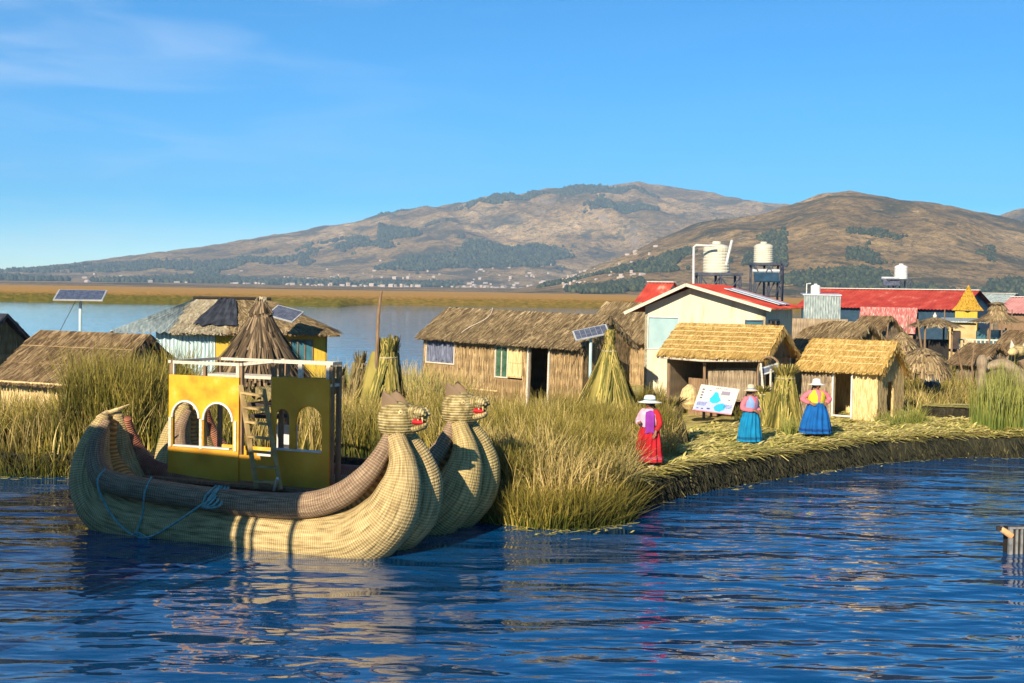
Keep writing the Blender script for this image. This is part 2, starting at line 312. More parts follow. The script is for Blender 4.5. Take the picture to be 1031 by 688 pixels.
_p = np.linspace(-260, 1290, 300); _P, _Y = np.meshgrid(_p, Ys[::3]); _act = ((terrain(_P, _Y) - CAM_H) / _Y * F_PX).max(0)
_tar = hor(_p) - np.minimum(np.minimum(np.interp(_p, prA[:, 0], prA[:, 1]), np.interp(_p, prB[:, 0], prB[:, 1])), np.interp(_p, prC[:, 0], prC[:, 1]))
_c = np.clip(_tar / np.maximum(_act, 4), .6, 1.35); _c = np.convolve(np.pad(_c, 4, 'edge'), np.ones(9) / 9, 'valid'); SKY_PX = (_p, _c)
PX, YY = np.meshgrid(pxs, Ys); ZZ = terrain(PX, YY); XX = (PX - CX) / F_PX * YY
V = np.stack([XX, YY, ZZ], -1).reshape(-1, 3); nc = len(pxs); nr = len(Ys)
I = (np.arange(nr - 1)[:, None] * nc + np.arange(nc - 1)[None, :]).ravel()
def hills_mat():
    m = bpy.data.materials.new('dry_hillside'); m.use_nodes = True; n = m.node_tree.nodes; l = m.node_tree.links; b = n['Principled BSDF']; b.inputs['Roughness'].default_value = 1; b.inputs['Specular IOR Level'].default_value = .05
    c = n.new('ShaderNodeTexCoord')
    def noise(s, d, sc=(1, 1, 1), ro=.55):
        mp = n.new('ShaderNodeMapping'); mp.inputs['Scale'].default_value = sc; l.new(c.outputs['Object'], mp.inputs[0])
        z = n.new('ShaderNodeTexNoise'); z.inputs['Scale'].default_value = s; z.inputs['Detail'].default_value = d; z.inputs['Roughness'].default_value = ro; l.new(mp.outputs[0], z.inputs['Vector']); return z.outputs['Fac']
    def ramp(f, cols):
        r = n.new('ShaderNodeValToRGB'); e = r.color_ramp.elements
        for i, (p, q) in enumerate(cols):
            if i >= 2: e.new(p)
        for i, (p, q) in enumerate(cols): e[i].position = p; e[i].color = (*q, 1) if len(q) == 3 else q
        l.new(f, r.inputs[0]); return r.outputs[0]
    def mix(f, a, bcol):
        k = n.new('ShaderNodeMix'); k.data_type = 'RGBA'; l.new(f, k.inputs[0]); l.new(a, k.inputs[6])
        if isinstance(bcol, tuple): k.inputs[7].default_value = (*bcol, 1)
        else: l.new(bcol, k.inputs[7])
        return k.outputs[2]
    base = ramp(noise(.004, 9), [(.3, (.19, .125, .045)), (.48, (.37, .235, .09)), (.6, (.52, .345, .15)), (.75, (.66, .47, .26))])
    fine = ramp(noise(.05, 9, ro=.78), [(.38, (.30, .32, .34)), (.6, (1.25, 1.25, 1.2))])
    k = n.new('ShaderNodeMix'); k.data_type = 'RGBA'; k.blend_type = 'MULTIPLY'; k.inputs[0].default_value = .8; l.new(base, k.inputs[6]); l.new(fine, k.inputs[7]); col = k.outputs[2]
    # terraces and small fields on the lower slopes
    vo = n.new('ShaderNodeTexVoronoi'); vo.inputs['Scale'].default_value = .012; l.new(c.outputs['Object'], vo.inputs['Vector']); vf = ramp(vo.outputs['Color'], [(0, (.12, .09, .04)), (.5, (.34, .22, .10)), (1, (.52, .36, .18))])
    s = n.new('ShaderNodeSeparateXYZ'); l.new(c.outputs['Object'], s.inputs[0]); mr = n.new('ShaderNodeMapRange'); mr.inputs[1].default_value = 90; mr.inputs[2].default_value = 20; l.new(s.outputs['Z'], mr.inputs[0])
    mu = n.new('ShaderNodeMath'); mu.operation = 'MULTIPLY'; mu.inputs[1].default_value = .55; l.new(mr.outputs[0], mu.inputs[0]); col = mix(mu.outputs[0], col, vf)
    scr = ramp(noise(.0065, 8, ro=.62), [(.51, (0, 0, 0)), (.60, (.85, .85, .85))]); col = mix(scr, col, (.040, .048, .026))
    scr2 = ramp(noise(.045, 7, ro=.75), [(.52, (0, 0, 0)), (.60, (.85, .85, .85))]); col = mix(scr2, col, (.05, .052, .026))
    scr3 = ramp(noise(.16, 5, ro=.7), [(.53, (0, 0, 0)), (.60, (.75, .75, .75))]); col = mix(scr3, col, (.075, .06, .03))
    scr4 = ramp(noise(.11, 5, ro=.7), [(.60, (0, 0, 0)), (.66, (.6, .6, .6))]); col = mix(scr4, col, (.58, .46, .30))
    g = n.new('ShaderNodeNewGeometry'); sn = n.new('ShaderNodeSeparateXYZ'); l.new(g.outputs['Normal'], sn.inputs[0]); rk = ramp(sn.outputs['Z'], [(.72, (.8, .8, .8)), (.84, (0, 0, 0))]); col = mix(rk, col, (.30, .24, .19))
    l.new(col, b.inputs['Base Color'])
    bp = n.new('ShaderNodeBump'); bp.inputs['Strength'].default_value = 1; bp.inputs['Distance'].default_value = 12; l.new(noise(.02, 9, ro=.75), bp.inputs['Height']); l.new(bp.outputs[0], b.inputs['Normal'])
    return m
hl = link('hills', fast_mesh('hills', V, np.stack([I, I + 1, I + nc + 1, I + nc], 1), smooth=True), hills_mat()); hl['kind'] = 'structure'

# far woods: thousands of small tree crowns on the slopes
def woods():
    base = [(0, 0, 0)]; vs = []; fs = []
    ico = bmesh.new(); bmesh.ops.create_icosphere(ico, subdivisions=1, radius=1); iv = np.array([v.co[:] for v in ico.verts]); fi = np.array([[v.index for v in f.verts] for f in ico.faces]); ico.free()
    pts = []
    def scatter(n, px0, px1, y0, y1, thr, seed, s, clump=(260, 420)):
        k = 0; tries = 0
        while k < n and tries < n * 40:
            q = 4000; tries += q; px = rng.uniform(px0, px1, q); Y = rng.uniform(y0, y1, q); X = (px - CX) / F_PX * Y
            d = fbm(X / clump[0], Y / clump[1], seed, 4); ok = d > thr + rng.normal(0, .012, q); px = px[ok]; Y = Y[ok]; z = terrain(px, Y)
            for a, b, c in zip(px[:n - k], Y[:n - k], z[:n - k]): pts.append((a, b, c, s * random.uniform(.6, 1.3)))
            k += len(px[:n - k])
    scatter(8000, -100, 420, 2900, 4300, .52, 201, 4.6, (200, 330))
    scatter(8500, 300, 780, 3000, 4300, .555, 205, 4.6, (240, 260))
    scatter(4200, 380, 660, 4000, 5000, .585, 211, 5.2, (420, 160))
    scatter(2600, 540, 790, 1300, 1800, .56, 221, 2.4, (90, 200))
    scatter(3200, 740, 1100, 1250, 1470, .50, 231, 2.4, (110, 130))
    scatter(700, 850, 1000, 1500, 1750, .60, 241, 1.7, (50, 70))
    P = np.array(pts); m = len(P); X = (P[:, 0] - CX) / F_PX * P[:, 1]
    sc = P[:, 3][:, None, None] * rng.uniform(.55, 1.35, (m, len(iv), 1)) * np.array([1, 1, 1.25])
    VV = iv[None] * sc + np.stack([X, P[:, 1], P[:, 2] + P[:, 3] * .8], 1)[:, None, :]
    FF = fi[None] + (np.arange(m) * len(iv))[:, None, None]
    return fast_mesh('woods', VV.reshape(-1, 3), FF.reshape(-1, 3))
m_wood_far = mat('far_foliage', [(0, (.014, .026, .016)), (.6, (.034, .05, .024)), (1, (.07, .08, .035))], 'island')
wd = link('woods', woods(), m_wood_far); tag(wd, kind='stuff', label='dark blue-green groves scattered over the lower slopes of the far hills', cat='woods')

# the far town along the foot of the hills
def town():
    wallm = mat('town_wall', [(0, (.28, .16, .11)), (.5, (.42, .32, .25)), (1, (.62, .58, .52))], 'island'); roofm = mat('town_roof', [(0, (.30, .13, .08)), (.5, (.42, .38, .35)), (1, (.6, .6, .6))], 'island')
    prot = []
    for k in range(5):
        b = MB(); w_, d_, h_ = [(9, 7, 4), (12, 8, 6.5), (7, 7, 5), (15, 9, 4.5), (8, 8, 9)][k]
        b.box((0, 0, h_ / 2), (w_, d_, h_)); b.cur = 1; b.mi += []
        if k in (0, 1, 3): b.prism([(-w_ / 2 - .3, -d_ / 2 - .3, h_), (-w_ / 2 - .3, d_ / 2 + .3, h_), (-w_ / 2 - .3, 0, h_ + 2.2)], (w_ + .6, 0, 0))
        else: b.box((0, 0, h_ + .3), (w_ + .5, d_ + .5, .5))
        for mm in (-.3, .05, .32):
            b.cur = 2; b.box((w_ * mm, -d_ / 2 - .02, h_ * .55), (1.0, .1, 1.3))
        prot.append((b, [wallm, roofm, m_dark]))
    objs = []
    for k, (b, ms) in enumerate(prot):
        o = b.build('town_house', ms); objs.append(o)
    kinds = [('tiny pale low house with a pitched roof', 'gable'), ('tiny two-storey pale house with a pitched roof',), ('tiny pale flat-roofed cube house',), ('tiny long low pale house',), ('tiny tall flat-roofed pale house',)]
    n = 0; used = set()
    spots = []
    while len(spots) < 290:
        px = random.choice([random.uniform(30, 640), random.uniform(200, 640), random.gauss(590, 35), random.gauss(320, 60), random.gauss(470, 60)])
        if not (0 < px < 662): continue
        Y = random.triangular(2600, 3800, 2900)
        if px > 560: Y = random.uniform(1500, 2300)
        spots.append((px, Y))
    for i, (px, Y) in enumerate(spots):
        z = float(terrain(px, Y)); X = (px - CX) / F_PX * Y; k = random.randrange(5); o = objs[k]
        if k in used: o = o.copy(); COL.objects.link(o)
        used.add(k); s = .75 if Y > 2400 else .42; s *= random.uniform(.55, 1.1)
        o.location = (X, Y, z - .3); o.rotation_euler = (0, 0, random.uniform(-.9, .9)); o.scale = (s, s, s)
        tag(o, kinds[k][0] + ' in the town below the hills', 'house', 'far town %s' % ['low pitched houses', 'two-storey houses', 'cube houses', 'long low houses', 'tall flat-roofed houses'][k])
town()

# ------------------------------------------------------------------ far reed bed
def reed_bed():
    pxs = np.linspace(-300, 1330, 1200); Ys = np.concatenate([[0, .01], np.linspace(1, 60, 26), np.linspace(64, 400, 60), np.linspace(420, 2700, 60)])
    P, D = np.meshgrid(pxs, Ys)
    front = np.interp(P, [-300, 340, 375, 1400], [296, 296, 345, 345]) + (fbm(P / 9, P * 0, 300, 4) - .5) * 5
    Y = front + D; X = (P - CX) / F_PX * Y
    Z = 1.25 + (fbm(X / 1.6, Y / 2.2, 310, 4) - .5) * 1.5 * np.clip(1 - D / 500, .25, 1) + (fbm(X / 30, Y / 40, 320, 3) - .5) * .7
    Z = -.15 + (Z + .15) * np.clip(D / 26, 0, 1) ** .7; Z[0] = -.4
    V = np.stack([X, Y, Z], -1).reshape(-1, 3); nc = len(pxs); I = (np.arange(len(Ys) - 1)[:, None] * nc + np.arange(nc - 1)[None]).ravel()
    m = bpy.data.materials.new('reed_bed'); m.use_nodes = True; n = m.node_tree.nodes; l = m.node_tree.links; b = n['Principled BSDF']; b.inputs['Roughness'].default_value = 1; b.inputs['Specular IOR Level'].default_value = 0
    c = n.new('ShaderNodeTexCoord'); s = n.new('ShaderNodeSeparateXYZ'); l.new(c.outputs['Object'], s.inputs[0])
    z = n.new('ShaderNodeTexNoise'); z.inputs['Scale'].default_value = .5; z.inputs['Detail'].default_value = 8; l.new(c.outputs['Object'], z.inputs['Vector'])
    a = n.new('ShaderNodeMapRange'); a.inputs[1].default_value = 300; a.inputs[2].default_value = 520; l.new(s.outputs['Y'], a.inputs[0])
    ad = n.new('ShaderNodeMath'); ad.operation = 'ADD'; l.new(a.outputs[0], ad.inputs[0]); sb = n.new('ShaderNodeMath'); sb.operation = 'MULTIPLY_ADD'; sb.inputs[1].default_value = 1.3; sb.inputs[2].default_value = -.65; l.new(z.outputs['Fac'], sb.inputs[0]); l.new(sb.outputs[0], ad.inputs[1])
    r = n.new('ShaderNodeValToRGB'); e = r.color_ramp.elements; e.new(.35); e.new(.7)
    for i, (p, q) in enumerate([(0, (.13, .12, .02)), (.3, (.24, .16, .035)), (.6, (.36, .20, .055)), (1, (.42, .24, .07))]): e[i].position = p; e[i].color = (*q, 1)
    l.new(ad.outputs[0], r.inputs[0]); l.new(r.outputs[0], b.inputs['Base Color'])
    o = link('reed_bed', fast_mesh('reed_bed', V, np.stack([I, I + 1, I + nc + 1, I + nc], 1)), m)
    tag(o, 'wide tawny reed marsh with a green front edge across the lake', 'reeds', kind='stuff')
reed_bed()

# ------------------------------------------------------------------ the floating island
edge_pts = [(-20, 31), (-15, 30.6), (-10.9, 30.2), (-6, 30), (-3, 29.3), (-1.6, 27.2), (-.7, 25.4), (.2, 24.7), (1.4, 24.5), (2.1, 25.2), (2.45, 27.0), (3.7, 28.9), (5.3, 30.7), (7.5, 33.3), (9.7, 35.3), (12, 36.4), (14, 36.8), (20, 37.4), (30, 39)]
EX = np.array([p[0] for p in edge_pts]); EY = np.array([p[1] for p in edge_pts])
def front(x): return np.interp(x, EX, EY) + (vnoise(np.asarray(x) * 1.3, np.asarray(x) * 0, 5) - .5) * .35
def ground_z(x, y): return .58 + (fbm(np.asarray(x) / 1.3, np.asarray(y) / 1.3, 41, 4) - .5) * .22
def island():
    xs = np.linspace(-22, 32, 700); ds = np.array([-.06, -.02, .0, .03, .1, .22, .45, .8, 1.2, 1.7, 2.3, 3, 4, 5, 6.5, 8, 10, 12, 15, 19, 24, 29])
    Xg, D = np.meshgrid(xs, ds); back = np.where(Xg > 4.5, 3.6, 1.0); Dd = np.where(D > 5, 5 + (D - 5) * back, D); Y = front(Xg) + Dd
    Z = ground_z(Xg, Y); prof = np.array([-.5, -.1, .12, .28, .40, .49, .56] + [.58] * (len(ds) - 7)) - .58
    Z = Z + prof[:, None]; Z[:3] += (vnoise(Xg[:3] * 4, D[:3], 9) - .5) * .15; Z[-1] = -.5
    V = np.stack([Xg, Y, Z], -1).reshape(-1, 3); nc = len(xs); I = (np.arange(len(ds) - 1)[:, None] * nc + np.arange(nc - 1)[None]).ravel()
    me = fast_mesh('reed_island', V, np.stack([I, I + 1, I + nc + 1, I + nc], 1), smooth=True)
    o = link('ground', me, [m_straw_ground, m_peat]); o['kind'] = 'structure'
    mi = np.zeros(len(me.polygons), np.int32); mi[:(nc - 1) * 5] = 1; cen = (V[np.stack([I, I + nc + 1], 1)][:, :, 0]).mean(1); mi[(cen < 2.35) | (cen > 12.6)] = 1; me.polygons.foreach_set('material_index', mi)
island()

def blades(P, H, lean, W, bend=.35, seg=3, az=None):
    n = len(P); az = rng.uniform(0, 2 * np.pi, n) if az is None else az
    d = np.stack([np.cos(az), np.sin(az)], 1); fa = rng.uniform(0, 2 * np.pi, n); s = np.stack([np.cos(fa), np.sin(fa)], 1)
    ln = np.abs(rng.normal(0, lean, n)); bd = np.abs(rng.normal(0, bend, n)); rows = []; uv = []
    for k in range(seg + 1):
        t = k / seg; off = (ln * t + bd * t ** 3) * H; z = H * t * np.sqrt(np.clip(1 - (ln * .7 + bd * .6 * t) ** 2, .2, 1)); wd = W * (1 - .8 * t) / 2
        c = np.stack([P[:, 0] + d[:, 0] * off, P[:, 1] + d[:, 1] * off, P[:, 2] + z], 1)
        e = np.stack([s[:, 0] * wd, s[:, 1] * wd, 0 * wd], 1); rows += [c - e, c + e]; uv += [np.tile([0, t], (n, 1)), np.tile([1, t], (n, 1))]
    V = np.stack(rows, 1).reshape(-1, 3); U = np.stack(uv, 1).reshape(-1, 2); b = np.arange(n)[:, None] * 2 * (seg + 1)
    Q = np.concatenate([np.stack([b[:, 0] + 2 * k, b[:, 0] + 2 * k + 1, b[:, 0] + 2 * k + 3, b[:, 0] + 2 * k + 2], 1) for k in range(seg)])
    return V, Q, U
def merge(parts):
    V = []; Q = []; U = []; o = 0
    for v, q, u in parts: V.append(v); Q.append(q + o); U.append(u); o += len(v)
    return np.concatenate(V), np.concatenate(Q), np.concatenate(U)
def reed_region(n_, x0, x1, d0, d1, h0, h1, lean=.10, w=.022, clump=.7, seed=0, thr=.0, bend=.22, hz=None):
    n = int(n_ * .72); w = w * 1.25
    x = rng.uniform(x0, x1, n * 3); d = rng.uniform(d0, d1, n * 3); y = front(x) + d; q = fbm(x / clump, y / clump, 400 + seed, 3); thr = max(thr, .435)
    ok = q > thr + rng.uniform(-.12, .12, n * 3); x = x[ok][:n]; y = y[ok][:n]; q = q[ok][:n]
    H = (h0 + (h1 - h0) * np.clip((q - .3) * 2, 0, 1)) * rng.uniform(.4, 1.2, len(x)); z = ground_z(x, y) - .12
    if hz is not None: z = z * 0 + hz
    return blades(np.stack([x, y, z], 1), H, lean, w * rng.uniform(.6, 1.3, len(x)), bend)

def reeds():
    G = []; Dm = []; Gr = []
    G.append(reed_region(11000, -16, -8.2, .1, 3.2, .85, 1.25, seed=1, w=.024)); Dm.append(reed_region(6500, -16, -8.2, .0, 3.4, .7, 1.2, seed=2, lean=.16))
    G.append(reed_region(7000, -9.9, -7.7, .3, 5, 1.5, 2.3, seed=3, w=.026))
    G.append(reed_region(6000, -8, -3.2, .4, 5, .9, 1.35, seed=4)); Dm.append(reed_region(4000, -8, -3.2, .4, 6, .8, 1.2, seed=5))
    G.append(reed_region(15000, -3.8, 1.2, .3, 8, .9, 1.25, seed=6)); Dm.append(reed_region(9000, -4.3, 1.2, .3, 9, .8, 1.3, seed=7, lean=.17))
    # the clump standing out in the water in front
    G.append(reed_region(15000, -1.0, 2.35, .05, 4.5, .75, 1.05, seed=8, lean=.2, bend=.3)); Dm.append(reed_region(7000, -.9, 2.35, .0, 3.2, .6, 1.0, seed=9, lean=.24, bend=.45))
    n = 4200; x = rng.uniform(-.9, 2.3, n); y = front(x) + rng.uniform(-.25, .25, n); G.append(blades(np.stack([x, y, x * 0 - .15], 1), rng.uniform(.5, 1.0, n), .3, rng.uniform(.015, .03, n), .3))
    n = 2200; x = rng.uniform(-16, -8, n); y = front(x) + rng.uniform(-.25, .2, n); G.append(blades(np.stack([x, y, x * 0 - .1], 1), rng.uniform(.4, 1.0, n), .3, rng.uniform(.015, .03, n), .4))
    G.append(reed_region(9000, .6, 3.3, 3.8, 11, .7, 1.25, seed=10, thr=.42)); Dm.append(reed_region(3500, .6, 3.6, 3, 10, .6, 1.1, seed=11, thr=.42))
    Dm.append(reed_region(1500, 2.6, 3.6, 1.6, 3.6, .6, 1.0, seed=12, lean=.2)); G.append(reed_region(1800, 3.0, 3.7, 2.2, 4.2, .8, 1.35, seed=13))
    G.append(reed_region(2500, 3.5, 5.6, 10.8, 13, .7, 1.0, seed=14)); G.append(reed_region(5000, -4.5, 3.4, 9, 16, .7, 1.1, seed=15))
    Dm.append(reed_region(6000, -6, -1.4, 8, 18, .9, 1.45, seed=16)); Dm.append(reed_region(6000, -20, -6, 8, 20, .5, .9, seed=26))
    # right side
    Gr.append(reed_region(2600, 12.95, 16, .7, 3.0, 1.0, 1.9, lean=.05, seed=17, w=.03, bend=.08)); G.append(reed_region(5000, 11.4, 19, 6, 16, .5, 1.0, seed=18)); Dm.append(reed_region(4500, 11.4, 19, 6, 18, .4, .9, seed=19))
    Gr.append(reed_region(900, 10.4, 11.9, 2.2, 4.2, .35, .8, seed=20, lean=.35, bend=.4)); G.append(reed_region(6000, 13.5, 24, 12, 28, .7, 1.2, seed=21))
    Gr.append(reed_region(300, 7.0, 7.4, 2.2, 3.2, .4, .9, seed=22)); G.append(reed_region(1600, 6.4, 8.2, 6.5, 9, .5, .9, seed=23)); Gr.append(reed_region(1200, -5.0, -1.5, 9, 14, 1.0, 1.7, seed=24))
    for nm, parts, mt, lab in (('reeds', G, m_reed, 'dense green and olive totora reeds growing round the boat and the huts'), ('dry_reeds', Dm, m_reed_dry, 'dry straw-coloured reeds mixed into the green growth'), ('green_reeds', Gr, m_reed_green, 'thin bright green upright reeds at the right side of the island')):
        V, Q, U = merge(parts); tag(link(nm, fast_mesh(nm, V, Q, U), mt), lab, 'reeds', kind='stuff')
    # loose straw lying on the island and hanging over its edge
    def flat(n, x0, x1, d0, d1, mt, nm, lab, tilt=.10):
        x = rng.uniform(x0, x1, n); y = front(x) + rng.uniform(0, 1, n) ** 1.3 * (d1 - d0) + d0; z = ground_z(x, y) + .015 - np.clip(.3 - (y - front(x)), 0, .3) * .5; a = rng.normal(.35, .7, n); l = rng.uniform(.15, .55, n); w = rng.uniform(.014, .034, n)
        d = np.stack([np.cos(a), np.sin(a), rng.normal(.0, tilt, n)], 1); s = np.stack([-np.sin(a) * w, np.cos(a) * w, 0 * w], 1); P = np.stack([x, y, z], 1); T = P + d * l[:, None]; Mi = (P + T) / 2 + np.array([0, 0, .03])
        V = np.stack([P - s, P + s, Mi - s, Mi + s, T - s * .4, T + s * .4], 1).reshape(-1, 3); b = np.arange(n) * 6; Q = np.concatenate([np.stack([b, b + 1, b + 3, b + 2], 1), np.stack([b + 2, b + 3, b + 5, b + 4], 1)])
        tag(link(nm, fast_mesh(nm, V, Q), mt), lab, 'straw', kind='stuff')
    flat(32000, 2.3, 17, .16, 7, m_litter, 'straw_litter', 'loose cut straw lying all over the walkway of the island')
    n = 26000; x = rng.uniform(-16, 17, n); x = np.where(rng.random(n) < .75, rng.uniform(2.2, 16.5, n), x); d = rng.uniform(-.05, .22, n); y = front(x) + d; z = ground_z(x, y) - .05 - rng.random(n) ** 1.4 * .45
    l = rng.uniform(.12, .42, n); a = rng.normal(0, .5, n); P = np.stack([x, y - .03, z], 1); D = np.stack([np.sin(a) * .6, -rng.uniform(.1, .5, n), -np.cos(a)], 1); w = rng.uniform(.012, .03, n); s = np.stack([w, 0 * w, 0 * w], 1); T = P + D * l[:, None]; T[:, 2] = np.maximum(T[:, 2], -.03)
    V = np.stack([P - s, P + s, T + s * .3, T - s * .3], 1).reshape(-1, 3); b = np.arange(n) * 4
    tag(link('edge_straw', fast_mesh('edge_straw', V, np.stack([b, b + 1, b + 2, b + 3], 1)), m_hang), 'damp straw, darkened for undercut shade, hanging over the cut island edge', 'straw', kind='stuff')
reeds()
def floating_bits():
    b = MB(); rnd = random.Random(3)
    for k in range(420):
        x = rnd.choice((rnd.uniform(-15, -7.5), rnd.uniform(-.8, 2.6), rnd.uniform(2.5, 15))); y = float(front(x)) - abs(rnd.gauss(0, .35)) - .1; a = rnd.uniform(0, 3.14); l = rnd.uniform(.04, .3); d = Vector((math.cos(a), math.sin(a), 0)); s = Vector((-d.y, d.x, 0)) * rnd.uniform(.006, .02); p = Vector((x, y, .012))
        b.add([p - s, p + s, p + d * l + s, p + d * l - s], [(0, 1, 2, 3)])
    tag(b.build('floating_straw', m_litter), 'bits of straw floating on the water along the bank', 'straw', kind='stuff')
floating_bits()

# ------------------------------------------------------------------ huts and houses
def thatch(mb, A, B, C, D, n, ln=.55, w=.03, rows=0, lift=.05, droop=.18, jit=.12):
    """A,B eave left/right; C,D ridge right/left: a slab covered with straws that run down the slope"""
    A, B, C, D = map(Vector, (A, B, C, D)); N = (B - A).cross(D - A).normalized(); th = .09
    mb.prism([A, B, C, D], -N * th)
    for i in range(n):
        u = random.random(); v = random.random()
        if rows: v = (int(v * rows) + random.uniform(.92, 1.05)) / rows
        e = A.lerp(B, u); r = D.lerp(C, u); sl = (e - r); L_ = sl.length; sl.normalize(); p = r + sl * L_ * (1 - v) * 1.0 - sl * .03
        al = (B - A).normalized(); d = (sl + al * random.gauss(0, jit)).normalized(); l = ln * random.uniform(.6, 1.1)
        rem = (e - p).length + droop * random.random(); l = min(l, max(rem, .08)); sd = al * w * random.uniform(.5, 1.2) / 2
        o = N * (.004 + random.random() * .02); t = p + d * l + N * random.uniform(.0, lift)
        mb.add([p - sd + o, p + sd + o, t + sd * .7 + o, t - sd * .7 + o], [(0, 1, 2, 3)])
def opening_wall(mb, P0, P1, h0, h1, ops, t=.07):
    """wall from P0 to P1 (ground points), heights h0,h1, rectangular openings (u0,u1,z0,z1) in metres"""
    P0 = Vector(P0); P1 = Vector(P1); L_ = (P1 - P0).length; d = (P1 - P0).normalized(); nrm = Vector((-d.y, d.x, 0)) * t
    H = lambda u: h0 + (h1 - h0) * u / L_
    cuts = sorted({0, L_} | {o[0] for o in ops} | {o[1] for o in ops})
    for a, b in zip(cuts[:-1], cuts[1:]):
        spans = [(0, None)]; inside = [o for o in ops if o[0] <= a + 1e-6 and o[1] >= b - 1e-6]
        z = 0; segs = []
        for o in sorted(inside, key=lambda q: q[2]):
            if o[2] > z + .01: segs.append((z, o[2]))
            z = o[3]
        segs.append((z, None))
        for z0, z1 in segs:
            za = H(a) if z1 is None else z1; zb = H(b) if z1 is None else z1
            if za - z0 < .01: continue
            mb.prism([P0 + d * a + Vector((0, 0, z0)), P0 + d * b + Vector((0, 0, z0)), P0 + d * b + Vector((0, 0, zb)), P0 + d * a + Vector((0, 0, za))], nrm)
def wall_straws(mb, P0, P1, h, n, ops=(), w=.035):
    P0 = Vector(P0); P1 = Vector(P1); L_ = (P1 - P0).length; d = (P1 - P0).normalized(); nr = Vector((d.y, -d.x, 0))
    k = 0
    while k < n:
        u = random.uniform(0, L_); z = random.uniform(0, h - .3); l = random.uniform(.25, .6); l = min(l, h - z)
        if any(o[0] - .03 < u < o[1] + .03 and not (z + l < o[2] or z > o[3]) for o in ops): k += 1; continue
        p = P0 + d * u + Vector((0, 0, z)) + nr * random.uniform(.006, .03); t = p + Vector((0, 0, l)) + d * random.gauss(0, .02); sd = d * w / 2
        mb.add([p - sd, p + sd, t + sd * .6, t - sd * .6], [(0, 1, 2, 3)]); k += 1
def window(parent, d0, u0, u1, z0, z1, pane=m_dark, frame=m_wood_pale, bars=1, name='window', rz=0, org=(0, 0, 0), fw=.04, off=-.02):
    """window in the local x-z plane at y = off"""
    f = MB(); 
    for (a, b, c, e) in ((u0, u1, z0 - fw, z0), (u0, u1, z1, z1 + fw), (u0 - fw, u0, z0 - fw, z1 + fw), (u1, u1 + fw, z0 - fw, z1 + fw)): f.box(((a + b) / 2, off, (c + e) / 2), (b - a, .05, e - c))
    for k in range(bars): x = u0 + (u1 - u0) * (k + 1) / (bars + 1); f.box((x, off, (z0 + z1) / 2), (.03, .035, z1 - z0))
    fo = f.build(name, frame, parent); p = MB(); p.box(((u0 + u1) / 2, off + .03, (z0 + z1) / 2), (u1 - u0, .01, z1 - z0)); p.build('pane', pane, fo)
    if org != (0, 0, 0) or rz: fo.location = org; fo.rotation_euler = (0, 0, rz)
    return fo
def frame_at(FL, FR, z0):
    a = Vector((X_at(FL[0], FL[1]), FL[1], z0)); b = Vector((X_at(FR[0], FR[1]), FR[1], z0)); d = b - a
    return a, math.atan2(d.y, d.x), d.length

